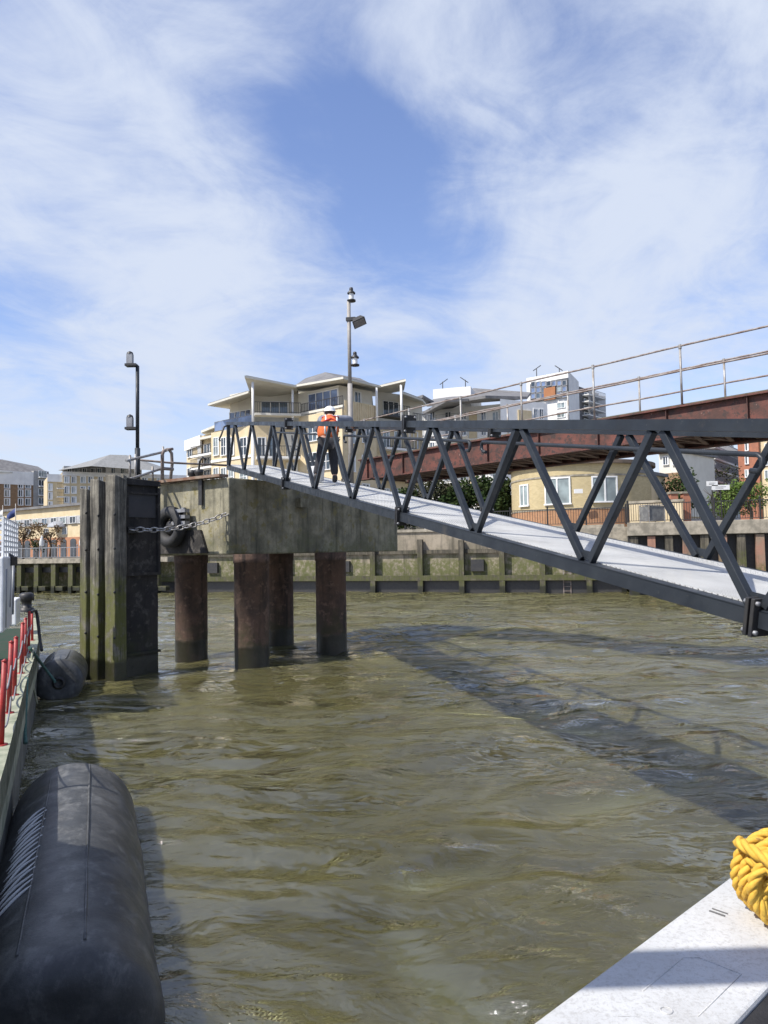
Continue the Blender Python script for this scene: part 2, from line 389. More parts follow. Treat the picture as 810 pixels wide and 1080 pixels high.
# right-hand quay, a little nearer, capped with a thick concrete beam
OF = 3.2; RT = 4.15
rq = thing('concrete_quay', 'quay of rusty piles under a thick concrete capping beam, right of the round pavilion', 'quay', wx(740, OF))
m = MB(); a = wx(663, OF); b = a+wdir*70
def wseg(m, a, b, z0, z1, o0, o1):
    p = [a+wnrm*o0, b+wnrm*o0, b+wnrm*o1, a+wnrm*o1]
    m.hexa([Vector((q.x,q.y,z0)) for q in p], [Vector((q.x,q.y,z1)) for q in p])
wseg(m, a, b, RT-.75, RT, -4.5, .25); m.build('capping_beam', stone_cap, rq, bevel=.03)
m = MB(); wseg(m, a, b, -1, RT-.75, -4, -.5); m.build('backing_wall', black_iron, rq)
for i in range(46):
    p = a+wdir*(.35+i*.92)-wnrm*.1; m = MB(); m.box(p+Vector((0,0,1.1)), .42, .42, 4.5, atan2(wdir.y, wdir.x)); m.build('pile', quay_brickish if i%2 else quay_timber, rq)
m = MB(); wall_box(m, 600, 664, 2.6, TOP+.1, .0, 1.2); m.build('concrete_step', stone_cap, rq, bevel=.03)

# left jetty
JT = 2.62
lj = thing('timber_jetty', 'low timber and concrete jetty with dark gaps and a pale railing, by the left bank', 'jetty', wx(90))
m = MB(); wall_box(m, -60, 190, JT-.35, JT, -1.5, 1.6); m.build('deck_slab', stone_cap, lj)
m = MB(); wall_box(m, -60, 165, -1, JT-.35, -1.5, -1.0); m.build('rear_wall', quay_face, lj)
for px in range(-50, 168, 18):
    m = MB(); q = wx(px, 1.3); m.box(q+Vector((0,0,.75)), .42, .4, 3.0, atan2(wdir.y, wdir.x)); m.build('jetty_pile', quay_timber, lj)
    m = MB(); q = wx(px+5, 1.5); m.box(q+Vector((0,0,.35)), .95, .5, .32, atan2(wdir.y, wdir.x)); m.box(q+Vector((-.42,0,.1)), .2, .5, .9); m.build('fender_block', quay_timber, lj)
m = MB(); wall_box(m, -60, 165, 1.55, 1.95, .6, 1.0); m.build('cross_beam', black_iron, lj)

# railings ------------------------------------------------------
def railing(name, label, p, q, h, mat, gap, postgap, bar_r=.012, post=.05, group=None, cat='railing'):
    p, q = Vector(p), Vector(q); L = (q-p).length; d = (q-p)/L; t = thing(name, label, cat, p, group)
    m = MB(); m.bar(p+Vector((0,0,h)), q+Vector((0,0,h)), .05, .05); m.bar(p+Vector((0,0,.12)), q+Vector((0,0,.12)), .035, .035); m.build('rail', mat, t)
    m = MB(); n = int(L/gap)
    for i in range(n): c = p+d*(i+.5)*gap; m.bar(c+Vector((0,0,.12)), c+Vector((0,0,h)), bar_r*2, bar_r*2)
    m.build('bars', mat, t)
    n = int(L/postgap)
    for i in range(n+1):
        c = p+d*i*L/max(n,1); m = MB(); m.bar(c, c+Vector((0,0,h+.12)), post*1.6, post*1.6); m.lathe(c+Vector((0,0,h+.12)), (0,0,1), [(0,.02),(.03,.06),(.07,.06),(.11,.0)], 8); m.build('post', mat, t)
    return t
zt = Vector((0,0,TOP+.3))
railing('promenade_railing', 'black spiked railing along the quay wall in front of the round brick pavilion', wx(428, -.45)+zt, wx(662, -.45)+zt, 1.05, black_iron, .16, 2.3)
railing('quay_railing', 'black iron railing with vertical bars on the thick concrete capping beam', wx(664, OF-.7)+Vector((0,0,RT)), wx(664, OF-.7)+wdir*30+Vector((0,0,RT)), 1.1, black_iron, .13, 2.2, .011)
railing('jetty_railing', 'pale slatted railing along the edge of the low left jetty', wx(-50, 1.2)+Vector((0,0,JT)), wx(165, 1.2)+Vector((0,0,JT)), .85, steel_grey, .30, 1.7, .016, .035)

# ------------------------------------------------------------------ the pier head
pu = Vector((1.78, 2.45, 0)).normalized(); pv = Vector((-pu.y, pu.x, 0)); pn = -pv
ZB, ZT = 2.80, 4.74
C = at(242, 585, 18.5); C.z = 0
# lengths to the right-hand and left-hand corners seen in the photograph
def along(C, d, px):
    r_ = ray(px, 585); # solve (C + s d) x r = 0
    return (C.x*r_.y - C.y*r_.x)/(d.y*r_.x - d.x*r_.y)
LR = along(C, pu, 420); LL = along(C, pv, 163)
pier = thing('concrete_pier', 'stained concrete pier head on four round rusty steel piles under the gangway', 'pier', C)
m = MB(); pl = [C, C+pu*LR, C+pu*LR+pv*LL, C+pv*LL]
m.hexa([p+Vector((0,0,ZB)) for p in pl], [p+Vector((0,0,ZT)) for p in pl]); m.build('headstock', concrete, pier, bevel=.04)
for (px, py) in ((202, 697), (266, 706), (295, 683), (350, 690)):
    c = onz(px, py, 0); c = c+Vector((c.x, c.y, 0)).normalized()*.41
    m = MB(); m.lathe(c, (0,0,1), [(-1.5,.425),(-.2,.425),(.3,.43),(ZB-.22,.43),(ZB-.22,.45),(ZB-.1,.45),(ZB+.01,.45)], 28); m.build('pile', pile_steel, pier)
m = MB(); e0 = C+pv*.12-pu*.06; m.bar(e0+Vector((0,0,ZT+.05)), e0+pv*(LL-.3)+Vector((0,0,ZT+.05)), .3, .07)
m.build('edge_plate', plain('rust_brown', (.17,.085,.05), (.26,.20,.15), 3, .85, bump=.3), pier)
m = MB(); c = C+pv*1.0-pu*.06; m.box(c+Vector((0,0,ZT-.28)), .05, .13, .75, atan2(pu.y, pu.x)); m.box(c+pv*-.16+Vector((0,0,ZT+.06)), .05, .45, .06, atan2(pu.y, pu.x)); m.build('bracket', black_iron, pier)
m = MB(); c = C+pu*2.6+pn*.1; m.box(c+Vector((0,0,ZT-.55)), .35, .2, .25, atan2(pu.y, pu.x)); m.build('bearing_bracket', concrete, pier)
m = MB()   # rubble and cleats lying along the rear edge of the slab
for i in range(26):
    c = C+pv*random.uniform(.3, LL-.4)+pu*random.uniform(.15, .7); s = random.uniform(.06, .2)
    m.box(c+Vector((0,0,ZT+s*.2)), s*1.6, s, s*.55, random.random()*3)
r_ = m.build('loose_rubble', stone_cap); tag(r_, 'broken concrete rubble lying along the edge of the pier head', 'rubble'); r_['kind'] = 'stuff'
for k, (px, lab) in enumerate(((192, 'short dark bollard stub on the pier edge, the left of two'), (199, 'short dark bollard stub on the pier edge, the right of two, with a hooked pipe'))):
    s_ = along(C, pv, px); c = C+pv*s_+pu*.35+Vector((0,0,ZT)); m = MB(); m.lathe(c, (0,0,1), [(0,.10),(.2,.09),(.24,.12),(.34,.12),(.36,0)], 14)
    if k: m.tube([c+Vector((0,0,.3)), c+Vector((.02,0,.55)), c+Vector((.1,0,.68)), c+Vector((.2,0,.6))], .03)
    tag(m.build('bollard_stub', black_iron), lab, 'bollard')

# ring fender hung on the lit face
s_ = along(C, pv, 187); c = C+pv*s_-pu*.22+Vector((0,0,3.55))
rf = thing('ring_fender', 'large black rubber ring fender hung on the pier behind the chain', 'fender', c)
m = MB(); ring = [c+(pv*cos(a)+Vector((0,0,1))*sin(a))*.40 for a in [2*pi*i/32 for i in range(32)]]
m.tube(ring, .16, 12, closed=True); m.build('ring', plain('tyre_rubber', (.018,.018,.019), (.035,.034,.033), 5, .7, bump=.3), rf)
m = MB(); cc = c-pv*.42+Vector((0,0,.25))
for i in range(3): m.box(cc+Vector((0,0,.16-.16*i)), .16, .52, .09, atan2(pu.y, pu.x))
m.box(cc+pu*.1, .1, .1, .5, atan2(pu.y, pu.x)); m.build('steel_bracket', steel_grey, rf)
m = MB(); m.lathe(c+pu*.05, -pu, [(0,.2),(.05,.2),(.1,.12),(.12,0)], 16); m.build('hub_plate', black_iron, rf)
s0 = along(C, pv, 168); s1 = along(C, pv, 215)
m = MB(); q0 = C+pv*(s1-.2)-pu*.02; q1 = C+pv*(LL)-pu*.02
m.prism([q0+Vector((0,0,ZB+.05)), q0+pv*.25+Vector((0,0,3.45)), q1+Vector((0,0,3.45)), q1+Vector((0,0,ZB+.05))], -pu*.06)
m.build('backing_plate', black_steel, rf)

# ------------------------------------------------------------------ dolphin
dol = thing('mooring_dolphin', 'mooring dolphin of three tall grey timbers bolted beside a black steel box pile', 'dolphin', onz(130, 716, 0))
def post4(m, c, w, d, z0, z1, slope=.0, tw=0., lean=Vector((0,0,0))):
    R_ = Matrix.Rotation(tw, 3, 'Z'); a, b = R_@pu, R_@pv; n = 10; vs = []
    for i in range(n+1):
        z = z0+(z1-z0)*i/n; k = Vector((0,0,z))+lean*(z/5)
        j = [Vector((random.uniform(-.012,.012), random.uniform(-.012,.012), 0)) for _ in range(4)]
        vs += [c+k+j[0], c+a*w+k+j[1], c+a*w+b*d+k+j[2], c+b*d+k+j[3]]
    for q, e in enumerate((-.0, -slope, -slope*.6, .03)): vs[-4+q] += Vector((0,0,e))
    fs = [(4*i+k, 4*i+(k+1)%4, 4*i+4+(k+1)%4, 4*i+4+k) for i in range(n) for k in range(4)]
    m.add(vs, fs+[(3,2,1,0), (4*n, 4*n+1, 4*n+2, 4*n+3)])
for (px, py, w, d, zt_, ln) in ((90, 715, .27, .26, 4.42, 0), (103, 716, .33, .34, 4.62, 0), (120.5, 719, .33, .38, 4.68, 0)):
    m = MB(); c = onz(px, py, 0); post4(m, c, w, d, -1.5, zt_, .10, 0, Vector((.02*random.random(),0,0)))
    t_ = m.build('timber', timber, dol, bevel=.03)
    m = MB()
    for z in (.95, 1.9, 2.9, 3.75): m.lathe(c+pv*.0+pu*.01+Vector((0,0,z+.1*random.random())), -(pu*.2-pn).normalized(), [(-.02,.028),(.004,.028),(.004,.0)], 10)
    m.build('bolt_hole', black_iron, t_)
c = onz(131, 715, 0); sbw = along(c, pu, 167)
m = MB(); post4(m, c, sbw, .5, -1.5, 4.66, .04); m.build('box_pile', black_steel, dol, bevel=.015)
for z, hh in ((2.38, .07), (.52, .06), (4.55, .12), (4.30, .05)): m = MB(); m.box(c+pu*sbw/2+pn*.03+Vector((0,0,z)), sbw+.02, .1, hh, atan2(pu.y, pu.x)); m.build('stiffener', black_steel, dol)
for s in (.03, sbw-.03): m = MB(); m.box(c+pu*s+pn*.035+Vector((0,0,3.4)), .06, .1, 2.1, atan2(pu.y, pu.x)); m.build('side_flange', black_steel, dol)
m = MB(); m.box(c+pu*sbw*.5+pn*.012+Vector((0,0,4.0)), sbw*.8, .02, .55, atan2(pu.y, pu.x)); m.build('face_plate', plain('slate_plate', (.022,.025,.03), (.035,.035,.04), 3, .5), dol)
m = MB(); m.box(c+pu*.18-pv*.0+pn*.06+Vector((0,0,3.42)), .32, .14, .14, atan2(pu.y, pu.x)); m.build('chain_lug', black_iron, dol)
m = MB(); post4(m, c-pu*.04-pv*.02, .1, .1, 3.7, 4.72, .05); m.build('timber_packer', timber, dol)

# chain -----------------------------------------------------------
p0 = c+pu*.15+pn*.14+Vector((0,0,3.44)); p1 = C+pv*.10-pu*.06+Vector((0,0,3.80))
def link(m, ctr, d, twist, L=.105, W=.055, r=.017):
    d = d.normalized(); a = d.cross(Vector((0,0,1))).normalized(); b = d.cross(a)
    s = a*cos(twist)+b*sin(twist); pts = []
    for i in range(16):
        t = 2*pi*i/16; pts.append(ctr + d*(L*cos(t)) + s*(W*sin(t)*(1.1 if abs(cos(t)) < .8 else 1)))
    m.tube(pts, r, 6, closed=True)
m = MB(); N = 44; prevp = None; pts = []
for i in range(N+1):
    t = i/N; pts.append(p0.lerp(p1, t)+Vector((0,0,-.16*4*t*(1-t)*.9)))
tot = sum((pts[i+1]-pts[i]).length for i in range(N)); nl = int(tot/.155)
acc = 0; idx = 0
for k in range(nl+1):
    t = k/nl*N; i = min(int(t), N-1); p = pts[i].lerp(pts[i+1], t-i); d = pts[i+1]-pts[i]; link(m, p, d, (k % 2)*pi/2+.5)
tag(m.build('mooring_chain', plain('galvanised_chain', (.58,.57,.55), (.22,.20,.18), 12, .5, metal=.4)), 'heavy pale steel chain slung from the dolphin to the pier corner', 'chain')

# guard rails with ladder hoops on the pier
gr = thing('pier_guard_rail', 'rusty pipe guard rail with looped ladder hoops on the left edge of the pier head', 'guard rail', at(150, 508, 19.2))
G = [at(133, 486, 18.3), at(171, 477, 20.6), at(135, 506, 18.3), at(171, 494, 20.6)]
m = MB(); m.tube([G[0], G[1]], .035); m.tube([G[2], G[3]], .035); m.build('rail', galv, gr)
m = MB(); m.tube([at(146, 485, 20.2), at(178, 488, 20.8), at(242, 491, 21.5)], .03); m.build('back_rail', rusty_pipe, gr)
for (x, y0, y1, Y) in ((137, 480, 507, 18.5), (143, 479, 509, 19.0), (161, 492, 508, 19.9), (172, 471, 506, 20.6)):
    m = MB(); m.tube([at(x, y0, Y), at(x, y1, Y)], .03); m.build('post', galv, gr)
for k in range(2):
    m = MB(); Y = 20.4+k*.5; x0, x1 = 171+k*9, 0
    pts_ = [at(171+k*.5, 506-k*2, Y), at(171+k*.5, 480, Y), at(173+k*2, 475, Y), at(177+k*2, 474, Y+.1)]
    if k: pts_ = [at(172, 476, Y-.3), at(178, 474, Y-.1), at(181, 478, Y), at(181.5, 490, Y), at(179.5, 508, Y)]
    m.tube(pts_, .045); m.build('hoop', rusty_pipe, gr)
m = MB(); m.tube([at(176, 474.5, 20.4), at(182, 473.5, 20.6)], .04); m.tube([at(170, 494, 20.4), at(183, 495, 20.6)], .045); m.build('clamp_pipe', rusty_pipe, gr)

# poles with lanterns ----------------------------------------------
def lantern_box(m1, m2, c, s=1.):
    m1.box(c, .30*s, .22*s, .06*s); m2.box(c+Vector((-.04,0,.17*s)), .15*s, .15*s, .26*s); m1.lathe(c+Vector((-.04,0,.30*s)), (0,0,1), [(0,.09*s),(.05*s,.075*s),(.09*s,0)], 12)
lp = thing('light_mast', 'thin grey mast with two boxed lanterns, above the timber dolphin', 'mast', at(146.5, 508, 19.6))
b_, t_ = at(146.5, 510, 19.6), at(143, 386, 19.6); t_.x = b_.x; 
b_.x = at(145, 450, 19.6).x; t_.x = b_.x
m = MB(); m.tube([b_, b_.lerp(t_, .3)], .07, 10); m.tube([b_.lerp(t_, .3), t_], .048, 10); m.build('pole', gw_steel, lp)
for fr in (1.0, .46):
    c_ = b_.lerp(t_, fr); m = MB(); m2 = MB(); m.bar(c_, c_+Vector((-.22,0,0)), .05, .05); lantern_box(m, m2, c_+Vector((-.16,0,.02)))
    h_ = m.build('lantern_bracket', black_iron, lp); m2.build('lantern', steel_grey, h_)
fp = thing('floodlight_mast', 'tall pale mast with a tilted floodlight and two small marker lanterns, behind the worker', 'mast', at(373, 500, 21.5))
b_ = at(372, 497, 21.5); t_ = at(366.5, 318, 21.5); b_.x = t_.x = at(369, 400, 21.5).x; b_.z = ZT
m = MB(); m.tube([b_, b_.lerp(t_, .55)], .070, 12); m.tube([b_.lerp(t_, .55), t_], .055, 12); m.build('pole', plain('mast_grey', (.33,.31,.28), (.26,.24,.22), 4, .6), fp)
def marker(c):
    m = MB(); m.lathe(c, (0,0,1), [(0,0),(0,.13),(.04,.13),(.04,0)], 14); m.lathe(c+Vector((0,0,.23)), (0,0,1), [(0,.12),(.03,.12),(.10,.05),(.12,.06),(.18,.05),(.2,0)], 14)
    m.lathe(c, (0,0,1), [(.03,.02),(.25,.02)], 8); h = m.build('lantern_housing', black_iron, fp); m = MB(); m.lathe(c+Vector((0,0,.04)), (0,0,1), [(0,.075),(.19,.075)], 14); m.build('lens', wframe, h)
marker(t_+Vector((.08,0,0))); zz_ = at(369, 386, 21.5).z; marker(Vector((b_.x+.16, b_.y, zz_)))
m = MB(); c_ = Vector((b_.x, b_.y, at(369, 337, 21.5).z)); m.bar(c_+Vector((-.08,0,0)), c_+Vector((.2,-.05,0)), .12, .1); m.tube([c_+Vector((.1,0,0)), c_+Vector((.3,-.12,-.1))], .03)
hb = m.build('lamp_bracket', black_iron, fp)
m = MB(); R_ = Matrix.Rotation(radians(-24), 3, 'Y') @ Matrix.Rotation(radians(-28), 3, 'X'); cc = c_+Vector((.30,-.12,-.12))
P8 = [Vector(q) for q in ((-.2,-.16,-.04),(.2,-.16,-.04),(.2,.16,-.04),(-.2,.16,-.04),(-.12,-.1,.14),(.12,-.1,.14),(.12,.1,.14),(-.12,.1,.14))]
P8 = [cc+R_@q for q in P8]; m.hexa(P8[:4], P8[4:]); fl = m.build('floodlight', black_iron, fp, bevel=.01)
m = MB(); P4 = [cc+R_@Vector(q) for q in ((-.17,-.13,-.047),(.17,-.13,-.047),(.17,.13,-.047),(-.17,.13,-.047))]; m.prism(P4, R_@Vector((0,0,.004))); m.build('lens', steel_grey, fl)

# ------------------------------------------------------------------ gangway
gd = ray(74, 446); gd = gd/gd.y
gA = at(800, 650, 4.84); gO = gA-gd*4.84
gl = Vector((gd.x, gd.y, 0)).length; gn = Vector((1/gl, -gd.x/gl, 0)); HT = 1.25; WD = 1.32
def G_(Y, side=0, h=0.): return gO+gd*Y+gn*(WD*side)+Vector((0,0,h))
gup = gd.normalized().cross(gn)*-1
gup = gup if gup.z > 0 else -gup
YE = 20.85; Y0 = -2.0
gw = thing('gangway', 'long dark grey truss gangway with a pale perforated deck sloping down from the pier', 'gangway', G_(YE))
bot = [4.84, 6.42, 8.17, 9.97, 11.7, 13.5, 15.3, 17.15, 18.95, 20.75]
topn = [5.60, 7.32, 9.08, 10.8, 12.6, 14.4, 16.25, 18.1, 19.95]
bot = [-2.0, -.3, 1.4, 3.1]+bot; topn = [-1.1, .6, 2.3, 4.0]+topn
for sd in (0, 1):
    m = MB(); m.bar(G_(Y0,sd,-.01), G_(YE,sd,-.01), .09, .11); m.bar(G_(Y0,sd,.052), G_(YE,sd,.052), .10, .008); m.build('bottom_chord', gw_steel, gw)
    m = MB(); m.bar(G_(Y0,sd,HT), G_(YE,sd,HT), .10, .085); m.build('top_chord', gw_steel, gw)
    m = MB(); m.bar(G_(YE-.05,sd,.07), G_(YE-.05,sd,HT-.05), .08, .09, gn); m.build('end_post', gw_steel, gw)
    for i in range(len(bot)-1):
        a_, b_, t_ = bot[i], bot[i+1], topn[i]
        for (q, w) in ((a_+.05, t_-.05), (b_-.05, t_+.05)):
            m = MB(); m.bar(G_(q,sd,.07), G_(w,sd,HT-.045), .062, .062, gn); m.build('diagonal_brace', gw_steel, gw, bevel=.006)
    for Yj in bot[1:]:
        m = MB(); p_ = G_(Yj, sd, .075); e_ = gd.normalized(); m.prism([p_-e_*.10+gn*-.004, p_+e_*.10+gn*-.004, p_+e_*.055+gup*.075+gn*-.004, p_-e_*.055+gup*.075+gn*-.004], gn*.008); m.build('gusset', gw_steel, gw)
    for Yj in (4.84, 9.97, 15.3):
        for hj, hh in ((0, .25), (HT, .24)):
            if hj and Yj < 5: continue
            Yc = Yj+(.0 if hj == 0 else -.25 if Yj > 5 else .3)
            for s in (-1, 1):
                m = MB(); p_ = G_(Yc, sd, hj); d_ = gd.normalized()
                m.bar(p_+d_*(.008*s), p_+d_*(.036*s), hh*.75, hh, (0,0,1)); fl = m.build('joint_plate', black_iron, gw, bevel=.005)
                m = MB()
                for u_ in (-1, 1):
                    for v_ in (-1, 1):
                        q = p_+gn*(u_*hh*.28)+gup*(v_*hh*.38); m.lathe(q+d_*(.036*s), d_*s, [(0,.016),(.02,.016),(.02,0)], 6)
                m.build('bolt', steel_grey, fl)
m = MB(); m.prism([G_(Y0,0,.035)+gn*.052, G_(YE+.35,0,.035)+gn*.052, G_(YE+.35,1,.035)-gn*.052, G_(Y0,1,.035)-gn*.052], (0,0,.03)); m.build('deck', deckmesh, gw)
m = MB()
Yq = Y0+.4
while Yq < YE: m.bar(G_(Yq,0,-.02)+gn*.045, G_(Yq,1,-.02)-gn*.045, .06, .1); Yq += .9
m.build('cross_beams', gw_steel, gw)
for (ya, yb) in ((Y0, 4.6), (5.7, 9.9), (10.2, 15.1), (15.5, 20.7)):
    m = MB(); a_ = G_(ya,1,HT-.19)-gn*.1; b_ = G_(yb,1,HT-.19)-gn*.1; e_ = gd.normalized()*.06
    pts_ = [a_+e_*2+Vector((0,0,-.14)), a_+Vector((0,0,-.14))+e_*.7, a_+Vector((0,0,-.10)), a_+Vector((0,0,-.03)), a_+e_*.7, a_+e_*2, b_-e_*2, b_-e_*.7, b_+Vector((0,0,-.03)), b_+Vector((0,0,-.10)), b_-e_*.7+Vector((0,0,-.14)), b_-e_*2+Vector((0,0,-.14))]
    m.tube(pts_, .024, 8); m.build('handrail', gw_steel, gw)
for Yh in (20.7,):
    m = MB(); p_ = G_(Yh, 0, 1.2)-gn*.02
    m.tube([p_, p_-gn*.12+Vector((0,0,-.05)), p_-gn*.2+Vector((0,0,-.28)), p_-gn*.26+Vector((0,0,-.42)), p_-gn*.22+Vector((0,0,-.46))], .025); m.build('end_hook', black_iron, gw)
for Yh in (18.6, 13.2):
    m = MB(); p_ = G_(Yh, 1, HT-.25)-gn*.15; e_ = gd.normalized()
    m.tube([p_, p_-e_*.05+Vector((0,0,-.22)), p_-e_*.2+Vector((0,0,-.34)), p_-e_*.5+Vector((0,0,-.36)), p_-e_*.62+Vector((0,0,-.26))], .022); m.build('chain_hook', gw_steel, gw)

# ------------------------------------------------------------------ red footbridge
bA = Vector((.60, 20.9, 0)); bd = Vector((1, -1.19, 0)).normalized(); bn = Vector((-bd.y, bd.x, 0)); bn = bn if bn.y > 0 else -bn
fb = thing('footbridge', 'rust red girder footbridge with pipe railings crossing above the gangway', 'footbridge', bA+Vector((0,0,5)))
def B_(s, off, z): p = bA+bd*s+bn*off; return Vector((p.x, p.y, z))
S0, S1, BW = -2.0, 26, 1.9; ZG0, ZG1 = 5.0, 5.56
for off in (0, BW):
    m = MB(); m.hexa([B_(S0,off-.012,ZG0), B_(S1,off-.012,ZG0), B_(S1,off+.012,ZG0), B_(S0,off+.012,ZG0)], [B_(S0,off-.012,ZG1), B_(S1,off-.012,ZG1), B_(S1,off+.012,ZG1), B_(S0,off+.012,ZG1)])
    m.bar(B_(S0,off,ZG1+.02), B_(S1,off,ZG1+.02), .22, .035); m.bar(B_(S0,off,ZG0-.02), B_(S1,off,ZG0-.02), .22, .035)
    s = S0+.4
    while s < S1: m.bar(B_(s,off-.05,ZG0), B_(s,off-.05,ZG1), .06, .012, bd); s += 1.6
    m.build('girder', red_girder, fb)
m = MB(); s = S0
while s < S1:
    m.bar(B_(s,.1,ZG0+.05), B_(s,BW-.1,ZG0+.05), .07, .07); m.bar(B_(s,.1,ZG0+.04), B_(s+.55,BW-.1,ZG0+.04), .09, .02); m.bar(B_(s+.55,.1,ZG0+.02), B_(s,BW-.1,ZG0+.02), .09, .02); s += .55
m.build('lattice_bracing', lattice_m, fb)
m = MB(); m.hexa([B_(S0,.05,ZG1-.12), B_(S1,.05,ZG1-.12), B_(S1,BW-.05,ZG1-.12), B_(S0,BW-.05,ZG1-.12)], [B_(S0,.05,ZG1+.0), B_(S1,.05,ZG1+.0), B_(S1,BW-.05,ZG1+.0), B_(S0,BW-.05,ZG1+.0)]); m.build('walkway_deck', lattice_m, fb)
m = MB(); m.bar(B_(S0,.14,ZG1+.065), B_(S1,.14,ZG1+.065), .16, .05); m.build('edge_timber', plain('mossy_timber', (.10,.095,.06), (.16,.14,.10), 6, .9, bump=.5), fb)
RH = 6.8
for off, offn in ((.02, 0), (BW-.02, 1)):
    for z in (RH, RH-.50):
        m = MB(); m.tube([B_(s, off, z+.006*sin(s*1.7)) for s in [S0+(S1-S0)*i/60 for i in range(61)]], .020, 8); m.build('rail', rusty_pipe, fb)
    s = S0+.2
    while s < S1:
        m = MB(); m.tube([B_(s,off,ZG1), B_(s,off,RH+.04)], .024, 8); m.lathe(B_(s,off,RH-.05), (0,0,1), [(0,.034),(.08,.034)], 8); m.build('railing_post', galv, fb); s += 2.02
for s in (8, 17):
    m = MB(); m.lathe(B_(s+6, BW/2, 0), (0,0,1), [(-1.5,.3),(ZG0-.1,.3)], 20); m.build('support_pile', pile_steel, fb)

# ------------------------------------------------------------------ worker
def skinned(name, joints, bones, mat, parent, sub=2, root=0):
    off = org(parent); me = bpy.data.meshes.new(name); me.from_pydata([Vector(j[0])-off for j in joints], bones, [])
    o = bpy.data.objects.new(name, me); col.objects.link(o); o.parent = parent
    sk = o.modifiers.new('skin', 'SKIN'); 
    if not me.skin_vertices: 
        bm = bmesh.new(); bm.from_mesh(me); bm.verts.layers.skin.verify(); bm.to_mesh(me); bm.free()
    for i, j in enumerate(joints):
        r = j[1]; me.skin_vertices[0].data[i].radius = (r, r) if not isinstance(r, tuple) else r
        me.skin_vertices[0].data[i].use_root = (i == root)
    sk.use_smooth_shade = True
    ss = o.modifiers.new('sub', 'SUBSURF'); ss.levels = sub; ss.render_levels = sub
    # bake to a plain mesh
    dg = bpy.context.evaluated_depsgraph_get(); nm = bpy.data.meshes.new_from_object(o.evaluated_get(dg)); o.modifiers.clear(); o.data = nm; nm.materials.clear(); nm.materials.append(mat)
    for p in nm.polygons: p.use_smooth = True
    return o
Yp = 14.6; foot = at(347, 511, Yp)
sdk = G_(Yp, .5, .065); foot.z = sdk.z+.0
wk = thing('person', 'worker in orange vest, white hard hat and dark trousers leaning over the gangway rail', 'person', foot)
rt = Vector((.97, .25, 0)); fw = Vector((-.25, .97, 0))        # right and forward of the body (back turned to us)
def W(r, f, z): return foot+(rt*r+fw*f+Vector((0,0,z)))*.93
lean = .18
J = {'pel': (W(0,0,.92),(.155,.115)), 'sp': (W(.0,.05,1.12),(.145,.105)), 'ch': (W(.05,.14,1.31),(.165,.11)), 'nk': (W(.08,.24,1.43),.060), 'hd0': (W(.09,.30,1.48),.072), 'hd': (W(.10,.35,1.56),(.08,.095)), 'hdt': (W(.10,.35,1.63),.056),
 'shl': (W(-.13,.17,1.37),.066), 'ell': (W(-.19,.34,1.18),.046), 'wrl': (W(-.02,.50,1.14),.032),
 'shr': (W(.24,.15,1.40),.066), 'elr': (W(.52,.20,1.41),.058), 'wrr': (W(.60,.42,1.33),.036),
 'hil': (W(-.10,0,.86),.105), 'knl': (W(-.20,-.06,.48),.068), 'anl': (W(-.30,-.16,.10),.045), 'tol': (W(-.31,.0,.045),.038),
 'hir': (W(.10,0,.86),.105), 'knr': (W(.12,.08,.48),.068), 'anr': (W(.13,.0,.10),.045), 'tor': (W(.15,.17,.045),.038)}
names = list(J); ix = {n: i for i, n in enumerate(names)}
E_ = [('pel','sp'),('sp','ch'),('ch','nk'),('nk','hd0'),('hd0','hd'),('hd','hdt'),('ch','shl'),('shl','ell'),('ell','wrl'),('ch','shr'),('shr','elr'),('elr','wrr'),('pel','hil'),('hil','knl'),('knl','anl'),('anl','tol'),('pel','hir'),('hir','knr'),('knr','anr'),('anr','tor')]
jo = [J[n] for n in names]; bo = [(ix[a], ix[b]) for a, b in E_]
for side, w_, dirv in ((-1, 'wrl', (fw*.9+rt*.3+Vector((0,0,-.2))).normalized()), (1, 'wrr', (fw*.6+rt*.55+Vector((0,0,-.5))).normalized())):
    base = J[w_][0]; jo.append((base+dirv*.06, .034)); pi_ = len(jo)-1; bo.append((ix[w_], pi_))
    sidev = dirv.cross(Vector((0,0,1))).normalized()
    for q in range(4):
        L_ = (.075,.085,.08,.062)[q]; b0 = base+dirv*.10+sidev*(q-1.5)*.021
        jo += [(b0, .0105), (b0+dirv*L_*.5+Vector((0,0,-.008)), .0095), (b0+dirv*L_*.85+Vector((0,0,-.035)), .008)]
        n_ = len(jo); bo += [(pi_, n_-3), (n_-3, n_-2), (n_-2, n_-1)]
    tb = base+dirv*.045-sidev*side*.03
    jo += [(tb, .011), (tb+dirv*.04-sidev*side*.025, .0095)]; n_ = len(jo); bo += [(pi_, n_-2), (n_-2, n_-1)]
skinned('body', jo, bo, skin, wk)
def cloth(name, keys, bones, mat, grow, over={}):
    k = {n: i for i, n in enumerate(keys)}; js = []
    for n in keys:
        p, r = over.get(n, J[n]); r = tuple(x+grow for x in r) if isinstance(r, tuple) else r+grow; js.append((p, r))
    return skinned(name, js, [(k[a], k[b]) for a, b in bones], mat, wk)
cloth('jacket', ['pel','sp','ch','shl','ell','wrl','shr','elr','wrr','nk'], [('pel','sp'),('sp','ch'),('ch','shl'),('shl','ell'),('ell','wrl'),('ch','shr'),('shr','elr'),('elr','wrr'),('ch','nk')], grey_cloth, .022, {'pel': (W(0,.02,.97), (.15,.12)), 'nk': (W(.075,.21,1.42), .06)})
